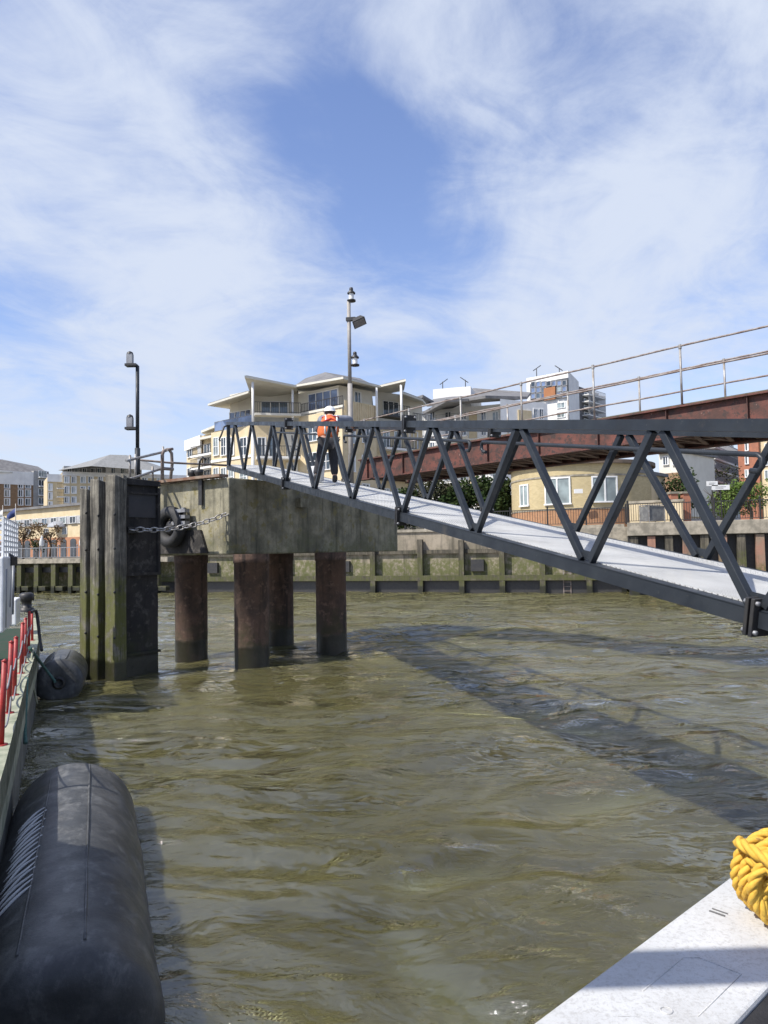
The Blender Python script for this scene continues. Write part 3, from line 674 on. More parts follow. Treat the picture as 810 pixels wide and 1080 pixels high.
vest = cloth('hi_vis_vest', ['pel','sp','ch','shl','shr'], [('pel','sp'),('sp','ch'),('ch','shl'),('ch','shr')], hivis, .050, {'pel': (W(-.01,.01,.90), (.185,.13)), 'sp': (W(0,.05,1.1), (.18,.12)), 'ch': (W(.05,.14,1.30), (.19,.12)), 'shl': (W(-.10,.16,1.36), .075), 'shr': (W(.20,.15,1.38), .075)})
m = MB()
for sx in (-.10, .14): m.tube([W(sx*.9,-.12,1.02), W(sx+.02,-.07,1.2), W(sx+.05,-.03,1.36), W(sx+.06,.10,1.46)], .020, 6)
m.build('reflective_stripe', refl, vest)
m = MB(); m.tube([W(-.18,.03,1.12), W(-.10,-.06,1.30), W(.05,-.04,1.37), W(.19,-.05,1.30), W(.23,.05,1.1)], .020, 6); m.tube([W(-.13,.05,1.40), W(.06,.03,1.43), W(.24,.04,1.42)], .018, 6); m.build('harness', red_strap, vest)
cloth('trousers', ['pel','hil','knl','anl','hir','knr','anr'], [('pel','hil'),('hil','knl'),('knl','anl'),('pel','hir'),('hir','knr'),('knr','anr')], dark_cloth, .026, {'anl': (W(-.295,-.155,.14), .05), 'anr': (W(.13,0,.14), .05)})
for a_, t_ in (('anl','tol'), ('anr','tor')):
    skinned('boot', [(J[a_][0]+Vector((0,0,.08)), .056), (J[a_][0]-Vector((0,0,.035)), .06), (J[t_][0]+Vector((0,0,.01)), .05)], [(0,1),(1,2)], black_iron, wk)
m = MB(); hc = J['hd'][0]+Vector((0,0,.035)); prof = [(-.01,.137),(.0,.116)]+[(.113*sin(t), .116*cos(t)) for t in [pi/2*i/7 for i in range(1,8)]]
m.lathe(hc, (0,0,1), prof, 24); m.bar(hc+fw*.10, hc+fw*.20+Vector((0,0,-.02)), .18, .012);  m.build('hard_hat', helmet_m, wk)
m = MB(); m.lathe(J['hd'][0]-fw*.01+Vector((0,0,-.06)), (0,0,1), [(0,.06),(.02,.092),(.07,.108),(.1,.1)], 16); m.build('hair', hair_m, wk)
m = MB(); hd = J['hd'][0]
for s in (-1, 1): m.lathe(hd+rt*s*.095, rt*s, [(-.01,.0),(-.01,.026),(.012,.022),(.016,0)], 10)
m.lathe(hd+fw*.10+Vector((0,0,-.01)), fw, [(0,.018),(.03,.01),(.033,0)], 8); m.build('ears_and_nose', skin, wk)
m = MB(); bc = sdk+gd.normalized()*.0+rt*.02+fw*.35; bc = G_(14.9, .42, .09)
m.lathe(bc, (0,0,1), [(0,0),(0,.12),(.28,.15),(.30,.15),(.30,.13),(.05,.11),(.05,0)], 20); bk = m.build('bucket', white_paint)
tag(bk, "small white bucket on the gangway deck by the worker's boots", 'bucket')

# ------------------------------------------------------------------ cylindrical fenders and the work boat
def cyl_fender(label, a, b, R, strap=True):
    a, b = Vector(a), Vector(b); L = (b-a).length; d = (b-a).normalized(); t = thing('cylindrical_fender', label, 'fender', (a+b)/2, 'floating black rubber fenders beside the boat')
    m = MB(); e = R*.34; prof = [(.02,.0),(.02,R*.16),(.0,R*.18),(.0,R*.5),(.0,R*.60),(0.0,R*.64)]+[(e*(1-cos(q)), R-e*(1-sin(q))) for q in [pi/2*i/7 for i in range(8)]]
    prof = prof+[(L-t_, r_) for (t_, r_) in prof[::-1]]
    # extra rings for a slightly dented skin
    m.lathe(a, d, prof[:14]+[(e+(L-2*e)*i/24, R) for i in range(1, 24)]+prof[14:], 64); body = m.build('barrel', rubber, t)
    me = body.data
    for v in me.vertices:
        k = noise.noise(v.co*1.7)*.018+noise.noise(v.co*5)*.004; n_ = v.co-(d*v.co.dot(d)); 
        if n_.length > R*.8: v.co += n_.normalized()*k
    side = d.cross(Vector((0,0,1))).normalized()
    m = MB()
    for s in (-.35, .25):
        q = [a+d*(e+(L-2*e)*i/20)+(Vector((0,0,1))*cos(s)+side*sin(s))*(R*1.004+.012*noise.noise((a+d*i)*3)) for i in range(21)]; m.tube(q, .010, 6)
    m.build('mould_seam', rubber, body)
    m = MB(); m.lathe(a+d*-.0, -d, [(-.03,R*.28),(.03,R*.26),(.035,R*.12),(0,R*.10)], 24); m.tube([a-d*.04+side*.09*cos(q)+Vector((0,0,1))*.09*sin(q) for q in [2*pi*i/16 for i in range(16)]], .018, 6, closed=True); m.build('end_fitting', black_iron, t)
    return t, side, d
f1a, f1b = Vector((-1.88, 4.25, -.02)), Vector((-3.42, 8.2, .02))
fd, sd_v, d_v = cyl_fender('huge black rubber cylinder fender floating in the bottom left foreground', f1a, f1b, .61)
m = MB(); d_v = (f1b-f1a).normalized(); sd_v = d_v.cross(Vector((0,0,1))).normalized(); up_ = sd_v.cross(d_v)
for i in range(17):   # thin pale slanted strips laid over the shoulder of the fender
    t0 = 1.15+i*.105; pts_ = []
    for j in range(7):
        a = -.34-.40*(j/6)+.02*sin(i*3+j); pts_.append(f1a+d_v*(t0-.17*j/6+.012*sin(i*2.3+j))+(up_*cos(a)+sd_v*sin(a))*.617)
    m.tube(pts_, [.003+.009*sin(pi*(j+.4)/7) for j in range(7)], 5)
m.build('pale_strips', fabric_w, fd)
p_ = onz(62, 735, 0); p_ = Vector((p_.x, p_.y, .28))
cyl_fender('smaller black rubber fender with a green rope, floating by the boat near the dolphin', p_, p_+Vector((-.62, 1.75, 0)), .47)

bp = [Vector((.6,-3,0)), Vector((-1.25,1.6,0)), Vector((-2.25,4.0,0)), onz(3, 806, 1.09), onz(26, 720, 1.09), onz(37, 688, 1.09), onz(41, 668, 1.09), onz(39, 652, 1.09)]
bp = [Vector((p.x, p.y, 0)) for p in bp]
bp[0] = bp[1]-(bp[3]-bp[1]).normalized()*6; 
left = Vector((-.93,-.37,0))
boat = thing('work_boat', 'moored work boat with pale gunwale, green deck and red posts at the left edge', 'boat', bp[3])
m = MB(); n = len(bp); rb = [p+left*6.5 for p in bp]; rb[-1] = bp[-1]+left*2.6+Vector((-.3,.8,0)); 
GZ = 1.09
for i in range(n-1):
    m.hexa([bp[i]+Vector((0,0,-.6)), bp[i+1]+Vector((0,0,-.6)), rb[i+1]+Vector((0,0,-.6)), rb[i]+Vector((0,0,-.6))], [bp[i]+Vector((0,0,GZ-.28)), bp[i+1]+Vector((0,0,GZ-.28)), rb[i+1]+Vector((0,0,GZ-.28)), rb[i]+Vector((0,0,GZ-.28))])
m.build('hull', hull_m, boat)
m = MB()
for i in range(n-1):
    a_, b_ = bp[i]+left*.28, bp[i+1]+left*.28
    m.add([a_+Vector((0,0,GZ-.27)), b_+Vector((0,0,GZ-.27)), rb[i+1]+Vector((0,0,GZ-.27)), rb[i]+Vector((0,0,GZ-.27))], [(0,1,2,3)])
m.build('deck', deck_green, boat, fixn=False)
m = MB()
for i in range(n-1):
    a_, b_ = bp[i]-left*.02, bp[i+1]-left*.02
    m.hexa([a_+Vector((0,0,GZ-.5)), b_+Vector((0,0,GZ-.5)), b_+left*.04+Vector((0,0,GZ-.5)), a_+left*.04+Vector((0,0,GZ-.5))], [a_+Vector((0,0,GZ)), b_+Vector((0,0,GZ)), b_+left*.04+Vector((0,0,GZ)), a_+left*.04+Vector((0,0,GZ))])
    m.hexa([a_+Vector((0,0,GZ-.3)), b_+Vector((0,0,GZ-.3)), b_+left*.3+Vector((0,0,GZ-.3)), a_+left*.3+Vector((0,0,GZ-.3))], [a_+Vector((0,0,GZ+.01)), b_+Vector((0,0,GZ+.01)), b_+left*.3+Vector((0,0,GZ+.01)), a_+left*.3+Vector((0,0,GZ+.01))])
m.build('gunwale', pale_gun, boat)
tops = []
for (x0, y0, x1, y1) in ((1,787,5,698), (9,753,12,678), (15,734,17,673), (22,711,24,658), (26,700,27,653), (30,689,31,646), (34,676,33.5,646)):
    b_ = onz(x0, y0, GZ); t_ = at(x1, y1, b_.y); m = MB(); m.tube([b_, t_], .026, 10); m.lathe(b_, (0,0,1), [(0,.06),(.02,.06),(.02,.03)], 10); m.lathe(t_, (0,0,1), [(0,.026),(.01,.032),(.03,.0)], 10); m.build('red_post', red_paint, boat); tops.append(t_)
m = MB()
for i in range(len(tops)-1):
    for q in (.25, .6):
        a_ = tops[i]-Vector((0,0,q)); b_ = tops[i+1]-Vector((0,0,q)); m.tube([a_.lerp(b_, t)+Vector((0,0,-.10*4*t*(1-t))) for t in [k/6 for k in range(7)]], .010, 5)
m.build('rail_chain', steel_grey, boat)
bc = onz(28, 645, GZ); m = MB(); m.lathe(bc, (0,0,1), [(0,.22),(.12,.22),(.12,.15),(.35,.15),(.35,.22),(.55,.22),(.6,.14),(.6,0)], 18); m.build('bollard', black_iron, boat)
def bbox(m, x0, y0, x1, y1, Y, dep, skew=0):
    a_ = at(x0, y1, Y); b_ = at(x1, y1, Y); t_ = at((x0+x1)/2, y0, Y).z
    m.hexa([a_, b_, b_+Vector((skew,dep,0)), a_+Vector((skew,dep,0))], [Vector((v.x,v.y,t_)) for v in (a_, b_, b_+Vector((skew,dep,0)), a_+Vector((skew,dep,0)))])
m = MB(); bbox(m, -110, 588, 3, 668, 12.6, 1.5, -.60); cab = m.build('deckhouse', white_paint, boat, bevel=.03); m = MB(); bbox(m, 7, 632, 17, 660, 16.5, .8, -.3); m.build('locker', white_paint, boat, bevel=.03)
m = MB(); bbox(m, -100, 594, -4, 616, 12.57, .04, 0); m.build('window', g_dark, cab)
# white lattice cage on the deckhouse
m = MB(); ca = at(-60, 588, 12.7); cb = at(3, 588, 12.8); cc2 = at(18, 587, 15.8)
hh = at(3, 546, 12.8).z-at(3, 588, 12.8).z
for (p, q) in ((ca, cb), (cb, cc2)):
    nb = 7
    for i in range(nb+1): zz2 = hh*i/nb; m.bar(p+Vector((0,0,zz2)), q+Vector((0,0,zz2)), .025, .03)
    nv = 8 if p is ca else 7
    for i in range(nv+1 if p is ca else nv): r2 = p.lerp(q, i/nv if p is ca else (i+1)/nv); m.bar(r2-Vector((0,0,.01)), r2+Vector((0,0,hh+.02)), .036, .036)
m.build('cage_rail', white_paint, boat)
for q in ([at(10, 596, 13.9), at(9.5, 640, 13.6)], [at(14, 592, 14.6), at(13, 648, 14.4)], [at(6, 600, 13.0), at(5, 662, 13.0)]): m = MB(); m.tube(q, .028); m.build('pipe', steel_grey, boat)
m = MB(); m.box(at(10, 592, 13.8), .2, .2, .16); m.lathe(at(10, 589, 13.8), (0,0,1), [(0,.09),(.06,.07),(.1,0)], 12); m.build('deck_light', black_iron, boat)
# mooring ropes
def slack(name, label, pts, r, mat):
    m = MB(); P = [Vector(p) for p in pts]; out = []
    for i in range(len(P)-1):
        p0_, p1_, p2_, p3_ = P[max(i-1,0)], P[i], P[i+1], P[min(i+2, len(P)-1)]
        for k in range(6):
            t = k/6; out.append(.5*((2*p1_)+(p2_-p0_)*t+(2*p0_-5*p1_+4*p2_-p3_)*t*t+(3*p1_-p0_-3*p2_+p3_)*t**3))
    out.append(P[-1]); m.tube(out, r, 7); return tag(m.build(name, mat), label, 'rope')
slack('fender_rope', 'green rope tying the smaller fender up to the boat gunwale', [at(31,683,12.6), at(38,692,13.3), at(46,703,14.6), at(56,716,14.85), at(58,719,14.8)], .028, green_rope_m)
slack('mooring_line', 'dark rope looping over the gunwale beside the red posts', [at(32,646,13.6), at(38,645,14), at(40.5,660,14), at(42,674,13.9), at(44,686,13.7)], .03, black_iron)
slack('hanging_rope', 'pale green rope hanging down the boat hull to the water', [onz(28,716,GZ), at(27,740,10.35), at(26,770,10.2), at(27,784,10.1)], .03, green_rope_m)
slack('fender_rope', 'thin frayed rope along the hull above the smaller fender', [at(35,684,12.8), at(33,700,12.6), at(35,722,12.7), at(39,742,13)], .018, pale_gun)

# unseen neighbour: the boat's tall wheelhouse behind the left edge (it throws the shade over the near fender)
wd_ = Vector((-.37,.93,0)).normalized(); wo = Vector((-4.3,3.0,0)); wl = Vector((-wd_.y, wd_.x, 0))
def back(p):   # where the sun ray that reaches p crosses the wheelhouse side
    n_ = Vector((wd_.y, -wd_.x, 0)); k = (wo-p).dot(n_)/SUN.dot(n_); return p+SUN*k
q0, q1 = back(onz(46, 884, .60)), back(onz(136, 920, .42))
if abs(q1.z-q0.z) < .05: q1.z = q0.z+.05
print('WHEEL', q0, q1, flush=True)
def wside(u, z): p = wo+wd_*u; return Vector((p.x, p.y, z))
def U(q): return (q-wo).dot(wd_)
uf = min(U(q0), U(q1))
m = MB(); m.prism([wside(-7, .85), wside(uf, .85), wside(U(q0), min(q0.z, q1.z)), wside(U(q0)-.5, 4.15), wside(-7, 4.15)], wl*3.4); m.build('unseen_wheelhouse', white_paint, boat)
m = MB(); m.prism([wside(-7.3, 4.15), wside(U(q0)-.35, 4.15), wside(U(q0)-.35, 4.30), wside(-7.3, 4.30)], wl*3.4); m.build('unseen_wheelhouse_roof', white_paint, boat)
for i in range(4):
    m = MB(); c_ = U(q0)-1.6-i*1.4; m.prism([wside(c_-.5,2.9)-wl*.02, wside(c_+.5,2.9)-wl*.02, wside(c_+.5,3.7)-wl*.02, wside(c_-.5,3.7)-wl*.02], -wl*.02); m.build('unseen_wheelhouse_window', g_dark, boat)

# ------------------------------------------------------------------ pontoon
o0 = onz(560,1080,1.42); o1 = onz(810,895,1.42); pd = (o1-o0).normalized(); pin = Vector((pd.y, -pd.x, 0)); CW = .42
o0 = Vector((o0.x,o0.y,0)); PA = o0-pd*9; PB = o0+pd*7
pt = thing('pontoon', 'floating pontoon with a broad white painted edge in the bottom right corner', 'pontoon', o0)
def pbox(m, a, b, i0, i1, z0, z1):
    q = [a+pin*i0, b+pin*i0, b+pin*i1, a+pin*i1]; m.hexa([v+Vector((0,0,z0)) for v in q], [v+Vector((0,0,z1)) for v in q])
m = MB(); pbox(m, PA, PB, .03, 6, -.5, 1.18); m.build('float', hull_m, pt)
m = MB(); pbox(m, PA, PB, 0, CW, 1.18, 1.42); m.build('coping', coping_m, pt, bevel=.012)
m = MB(); pbox(m, PA, PB, CW+.005, 6, 1.181, 1.405); m.build('deck', dark_deck, pt)
for s_ in (.55,):
    m = MB(); c_ = o0+pd*s_+pin*.22+Vector((0,0,1.421))
    q = [(-.16,-.07),(.12,-.07),(.16,-.03),(.16,.11),(-.16,.11)]
    m.tube([c_+pd*(x_)+pin*y_ for x_, y_ in q], 0.0022, 6, closed=False); m.tube([c_-pd*.2+pin*.03+(pd*cos(t)+pin*sin(t))*.018 for t in [2*pi*k/14 for k in range(14)]], .0025, 6, closed=True); m.build('weld_bead', coping_m, pt)
for s_, w_ in ((1.06, .06),):
    m = MB(); c_ = o0+pd*s_+pin*(.10+.1*(s_>1.1))+Vector((0,0,1.4215)); m.bar(c_-pin*w_/2, c_+pin*w_/2, .008, .004); m.bar(c_-pin*w_/2+pd*.025, c_+pin*w_/2+pd*.025, .005, .004); m.build('scratch_mark', cage_m, pt)
# added, unseen steel frame behind the viewpoint; its beam shades the pontoon edge
sh = thing('added_shade_frame', 'added steel frame behind the viewpoint, its beam shading the white pontoon edge', 'shade frame', Vector((.2,-1.6,1.405)))
cs = onz(705, 1022, 1.42); tt = 3.3/SUN.z; bmc = cs+SUN*tt
m = MB(); m.bar(bmc+Vector((-2.2,-.05,0)), bmc+Vector((3.4,.1,0)), .17, .12); m.build('shade_beam', gw_steel, sh)
for x_ in (-2.9, 1.2):
    m = MB(); m.bar(Vector((x_,-2.6,bmc.z-.1)), Vector((x_,bmc.y,bmc.z-.12)), .08, .1); m.build('beam_arm', gw_steel, sh)
    m = MB(); m.bar(Vector((x_,-2.6,1.40)), Vector((x_,-2.6,bmc.z-.05)), .12, .12); m.build('post', gw_steel, sh)

# rope coil
def rope(m, path, R, tw=7.0, closed=False):
    P = [Vector(p) for p in path]; out = []
    for i in range(len(P)-1):
        p0_, p1_, p2_, p3_ = P[max(i-1,0)], P[i], P[i+1], P[min(i+2, len(P)-1)]
        for k in range(10):
            t = k/10; out.append(.5*((2*p1_)+(p2_-p0_)*t+(2*p0_-5*p1_+4*p2_-p3_)*t*t+(3*p1_-p0_-3*p2_+p3_)*t**3))
    out.append(P[-1]); strands = [[], [], []]; a = None; s = 0
    for i, p in enumerate(out):
        d = (out[min(i+1, len(out)-1)]-out[max(i-1, 0)]).normalized()
        if a is None:
            a = d.cross(Vector((0,0,1)));
            if a.length < .1: a = d.cross(Vector((1,0,0)))
        a = (a-d*a.dot(d)).normalized(); b = d.cross(a)
        if i: s += (out[i]-out[i-1]).length
        for k in range(3):
            an = s*2*pi/(R*tw)+k*2*pi/3; strands[k].append(p+(a*cos(an)+b*sin(an))*R*.52)
    for st in strands:
        n0 = len(m.v); SG = 14; m.tube(st, R*.58, SG)
        for i, p in enumerate(st):
            for k in range(SG):
                v = m.v[n0+i*SG+k]; m.v[n0+i*SG+k] = p+(v-p)*(1+.085*cos(5*(2*pi*k/SG)-i*1.15)+.03*noise.noise(v*60))
rc = onz(830, 972, 1.42); m = MB(); rnd = random.Random(3)
ctr = Vector((rc.x, rc.y, 1.42)); path = []
for i in range(110):
    t = i/10.3*2*pi; lay = (i % 37)/37
    rr = .075+.075*abs(sin(i*.171))+.012*sin(i*1.3)
    path.append(ctr+Vector((rr*cos(t)*1.05, .09*sin(i*.233)+.03*sin(t*.5+1), .175+rr*1.0*sin(t))))
m0_ = len(m.v); rope(m, path, .0215)
for off in (-.09, .0, .08):
    rope(m, [ctr+Vector((.172*cos(t)*(1+.04*sin(3*t+off*9)), off+.02*sin(2*t), .180+.172*sin(t))) for t in [i*.45+off*4 for i in range(17)]], .023)
wrap = [ctr+Vector(v) for v in ((-.17,.03,.335),(-.18,-.05,.345),(-.13,-.13,.32),(-.05,-.165,.26),(.04,-.17,.235),(.12,-.14,.27),(.18,-.03,.30),(.18,.1,.28),(.1,.15,.26))]
rope(m, wrap, .025); rope(m, [p_+Vector((.015,.01,-.05)) for p_ in wrap[1:]], .024)
m.v = [rc+Vector((-.01,0,0))+(v-rc)*.86 for v in m.v]
tag(m.build('rope_coil', rope_m), 'bundled coil of thick yellow rope sitting on the white pontoon edge', 'rope')

# ------------------------------------------------------------------ buildings
class Fac:
    """a facade plane standing between two sight lines (column, distance); positions on it come from sight lines too"""
    def __init__(s, pa, Da, pb, Db):
        a, b = at(pa, 520, Da), at(pb, 520, Db); s.o = Vector((a.x, a.y, 0)); s.r = Vector((b.x-a.x, b.y-a.y, 0)).normalized(); s.n = Vector((s.r.y, -s.r.x, 0))
        s.rz = atan2(s.r.y, s.r.x)
    def uv(s, x, y):
        d = ray(x, y); O = Vector((0,0,EYE)); k = (s.o-O).dot(s.n)/d.dot(s.n); p = O+d*k; return (p-s.o).dot(s.r), p.z
    def P(s, u, v, d=0.): p = s.o+s.r*u+s.n*d; return Vector((p.x, p.y, v))
    def box(s, m, x0, y0, x1, y1, d0, d1):
        u0 = s.uv(x0, (y0+y1)/2)[0]; u1 = s.uv(x1, (y0+y1)/2)[0]; v0 = s.uv((x0+x1)/2, y1)[1]; v1 = s.uv((x0+x1)/2, y0)[1]; s.bx(m, u0, u1, v0, v1, d0, d1)
    def bx(s, m, u0, u1, v0, v1, d0, d1):
        m.hexa([s.P(u0,v0,d0), s.P(u1,v0,d0), s.P(u1,v0,d1), s.P(u0,v0,d1)], [s.P(u0,v1,d0), s.P(u1,v1,d0), s.P(u1,v1,d1), s.P(u0,v1,d1)])
def win(root, f, x0, y0, x1, y1, cols=2, rws=1, gl=None, t=.08, d=.0, fm=None):
    u0 = f.uv(x0, (y0+y1)/2)[0]; u1 = f.uv(x1, (y0+y1)/2)[0]; v0 = f.uv((x0+x1)/2, y1)[1]; v1 = f.uv((x0+x1)/2, y0)[1]
    return winw(root, f, u0, u1, v0, v1, cols, rws, gl, t, d, fm)
wrnd = random.Random(5); g_mid = glass('sky_glass', (.10,.14,.18), .05)
def winw(root, f, u0, u1, v0, v1, cols=2, rws=1, gl=None, t=.08, d=.0, fm=None):
    if gl is None or gl is g_dark: gl = wrnd.choice([g_dark, g_dark, g_mid, g_pale])
    m = MB()
    f.bx(m, u0-t, u1+t, v1, v1+t, d+.005, d+.11); f.bx(m, u0-t, u1+t, v0-t, v0, d+.005, d+.16)
    for i in range(cols+1): u = u0+(u1-u0)*i/cols; f.bx(m, u-t*(.5 if 0 < i < cols else 1)+(t if i == 0 else 0)*0, u+t*(.5 if 0 < i < cols else 1)*(1 if i else .0)+(0), v0, v1, d+.005, d+.10)
    for i in range(1, rws): v = v0+(v1-v0)*i/rws; f.bx(m, u0, u1, v-t/3, v+t/3, d+.005, d+.09)
    o = m.build('window', fm or wframe, root); m = MB(); f.bx(m, u0, u1, v0, v1, d+.005, d+.045); m.build('pane', gl or g_dark, o); return o
def balcony(root, f, x0, y, x1, dep=1.3, h=1.05, slab=white_r, railm=black_iron, glassy=None, d=0):
    u0, u1 = f.uv(x0, y)[0], f.uv(x1, y)[0]; v = f.uv((x0+x1)/2, y)[1]
    m = MB(); f.bx(m, u0, u1, v-.22, v, d+.005, d+dep); o = m.build('balcony', slab, root)
    m = MB(); f.bx(m, u0, u1, v+h-.05, v+h, d+dep-.08, d+dep-.02); f.bx(m, u0, u1, v+.08, v+.12, d+dep-.08, d+dep-.02)
    if glassy:
        m2 = MB(); f.bx(m2, u0, u1, v+.13, v+h-.06, d+dep-.06, d+dep-.04); m2.build('glass_panel', glassy, o)
        n = max(2, int((u1-u0)/1.1))
    else: n = max(4, int((u1-u0)/.22))
    for i in range(n+1): u = u0+.03+(u1-u0-.06)*i/n; f.bx(m, u-.018, u+.018, v, v+h-.05, d+dep-.07, d+dep-.03)
    m.build('railing', railm, o); return o
def mass(root, plan, z0, z1, mat, name='wall'):
    m = MB(); P = [at(x, 520, D) for x, D in plan]; m.prism([Vector((p.x, p.y, z0)) for p in P], (0,0,z1-z0)); return m.build(name, mat, root)
def slab(root, pts, th, mat, name='roof'):
    m = MB(); P = [at(*p) for p in pts]; m.prism(P, (0,0,th)); return m.build(name, mat, root)
def zat(x, y, D): return at(x, y, D).z
def column(root, x, y0, y1, D, r=.12, mat=None):
    m = MB(); a = at(x, y1, D); b = at(x, y0, D); m.tube([Vector((b.x,b.y,a.z)), b], r, 8); m.build('column', mat or white_r, root)

# --- main apartment block on the quay
ab = thing('apartment_block', 'large yellow and cream waterfront apartment block with flared roofs, behind the pier', 'apartment block', at(320, 560, 74))
fl_ = Fac(223, 77.5, 268, 73); fm_ = Fac(268, 73, 316, 74); fc_l = Fac(316, 74, 362, 70); fc_r = Fac(362, 70, 398, 73.5); fr_ = Fac(398, 75, 446, 79)
mass(ab, [(223,77.5),(268,73),(316,74),(318,90),(232,90)], 2, zat(245,452,75), yfar)
mass(ab, [(316,74),(362,70),(398,73.5),(398,90),(318,90)], 2, zat(362,431,70), yfar)
mass(ab, [(398,75),(447,79),(447,92),(399,92)], 2, zat(398,444,75), yfar)
mass(ab, [(243,79),(268,77),(316,77.5),(316,90),(250,90)], zat(245,452,75), zat(300,411,77), cream, 'penthouse_wall')
mass(ab, [(316,76),(359,72.3),(394,75.5),(396,90),(318,90)], zat(362,431,70)+.002, zat(360,403,71), cream, 'penthouse_wall')
mass(ab, [(398,78),(447,82),(447,92),(399,92)], zat(398,444,75)+.002, zat(410,412,78), cream, 'penthouse_wall')
# roofs: flared left wing, canopy, hipped centre, right wedge
def roof(pts, th=.2):
    o = slab(ab, pts, th, soffit); m = MB(); P = [at(*p)+Vector((0,0,th+.004)) for p in pts]; c_ = sum(P, Vector())/len(P)
    m.prism([p+(c_-p).normalized()*.35 for p in P], (0,0,.08)); m.build('roof_covering', grey_roof, o); return o
roof([(219,428,74),(262,414.5,71),(276,421,86),(246,432,88)])
roof([(258,398,69.5),(313,408.5,72.5),(313,420,82),(267,424,80)])
roof([(306,409,74.5),(362,399.5,68.5),(402,409,74),(398,418,90),(318,417,90)])
roof([(396,409.5,74.5),(428,402,71.5),(426,412,80),(402,417,82)])
roof([(424,415,75),(446,423,78),(450,428,88),(420,424,88)])
m = MB(); P = [at(*p) for p in ((308,408.5,75),(362,400,69.5),(400,409,75),(380,399,84),(322,399,84))]
m.add(P+[at(343,392.5,80)], [(0,1,5),(1,2,5),(2,3,5),(3,4,5),(4,0,5)]); m.build('hipped_roof', grey_roof, ab)
for x, y0, y1, D in ((266.5,403,452,70.3), (308.5,411,452,73), (397,409,447,73), (423,406,447,72.3)): column(ab, x, y0, y1, D, .12)
for x, y0, y1, D in ((266.5,452,560,70.3),): column(ab, x, y0, y1, D, .15)
# penthouse glazing
fpl = Fac(243, 79, 268, 77); fpm = Fac(268, 77, 316, 77.5); fpc = Fac(316, 76, 359, 72.3); fpr = Fac(359, 72.3, 394, 75.5); fpx = Fac(398, 78, 447, 82)
win(ab, fpl, 243, 434, 265, 450, 4, 2, g_blue); win(ab, fpm, 276, 424, 304, 440, 3, 1, g_dark)
win(ab, fpc, 326, 413.5, 357, 431, 4, 1, g_blue); win(ab, fpr, 374, 414, 380, 428, 2, 1, g_dark); win(ab, fpx, 404, 424, 420, 440, 3, 1, g_dark)
balcony(ab, fl_, 225, 452, 266, .2, 1.1, cream, steel_grey, g_blue, -.3); balcony(ab, fm_, 268, 438, 316, 1.2, 1.1, cream, black_iron)
balcony(ab, fc_l, 317, 431, 361, .1, .9, cream, black_iron, None, -.15)
balcony(ab, fr_, 399, 440, 424, 1.3, 1.1, black_iron, black_iron); balcony(ab, fr_, 428, 449, 446, 1.2, 1.1, white_r, black_iron)
m = MB(); fc_r.box(m, 363, 425, 396, 446, .01, .12)
for i in range(14): u0 = fc_r.uv(363, 440)[0]; u1 = fc_r.uv(396, 440)[0]; u = u0+(u1-u0)*(i+.5)/14; fc_r.bx(m, u-.05, u+.05, fc_r.uv(380,446)[1], fc_r.uv(380,426)[1], .12, .18)
m.build('parapet', yfar, ab)
for (yy, hh_) in ((462, 18), (494, 18), (526, 18)):
    for (a_, b_) in ((226, 231), (234, 239), (242, 247), (254, 261)): win(ab, fl_, a_, yy, b_, yy+hh_, 2, 2, g_dark if yy != 494 else g_pale)
    for (a_, b_) in ((272, 280), (284, 292)): win(ab, fm_, a_, yy, b_, yy+hh_+4, 2, 1, g_dark)
    balcony(ab, fm_, 270, yy+21, 315, 1.4); m = MB(); fm_.box(m, 302, yy-6, 314, yy+20, .01, .1); m.build('render_panel', cream, ab)
for (yy, hh_) in ((448, 17), (478, 17), (508, 17)):
    for (a_, b_) in ((326, 335), (340, 349)): win(ab, fc_l, a_, yy, b_, yy+hh_, 2, 2, g_dark)
    for (a_, b_) in ((368, 374), (382, 389)): win(ab, fc_r, a_, yy+3, b_, yy+hh_+2, 2, 1, g_dark)
    for (a_, b_) in ((404, 410), (416, 422), (432, 440)): win(ab, fr_, a_, yy+8, b_, yy+hh_+8, 2, 1, g_pale)
    balcony(ab, fr_, 400, yy+27, 445, 1.3)
for yy in (482.5, 514.5): m = MB(); fl_.box(m, 223, yy, 267, yy+2.5, .0, .1); m.build('string_course', white_r, ab)
# --- stepped wing left of it
wg = thing('apartment_wing', 'narrow cream and yellow apartment wing with stacked balconies, left of the large block', 'apartment block', at(212, 560, 84))
f = Fac(197, 90, 213, 86); f2 = Fac(213, 84, 236, 81)
mass(wg, [(197,90),(213,86),(214,98),(203,98)], 2, zat(205,465,88), yfar); mass(wg, [(213,86.5),(236,82.5),(236,98),(214,98)], 2, zat(225,456,84), yfar)
m = MB(); f.box(m, 196.5, 462, 213, 473, .02, .25); m.build('parapet', white_r, wg)
for yy in (474, 494, 514, 534): win(wg, f, 198.5, yy, 203, yy+8, 2, 1, g_dark); m = MB(); f.box(m, 209, yy-3, 212.5, yy+16, .01, .06); m.build('render_strip', white_r, wg)
for yy in (480, 493.5, 507, 520.5): balcony(wg, f2, 213, yy, 236, 1.5, 1.0); win(wg, f2, 216, yy-11, 222, yy-1, 2, 1, g_dark); win(wg, f2, 226, yy-11, 233, yy-1, 2, 1, g_dark)
for pts in ([(212,456.5,84),(228,450,80),(236,455,92),(218,459,94)], [(210,464,84),(224,461,80),(236,464,90),(216,466,92)]): slab(wg, pts, .25, soffit)

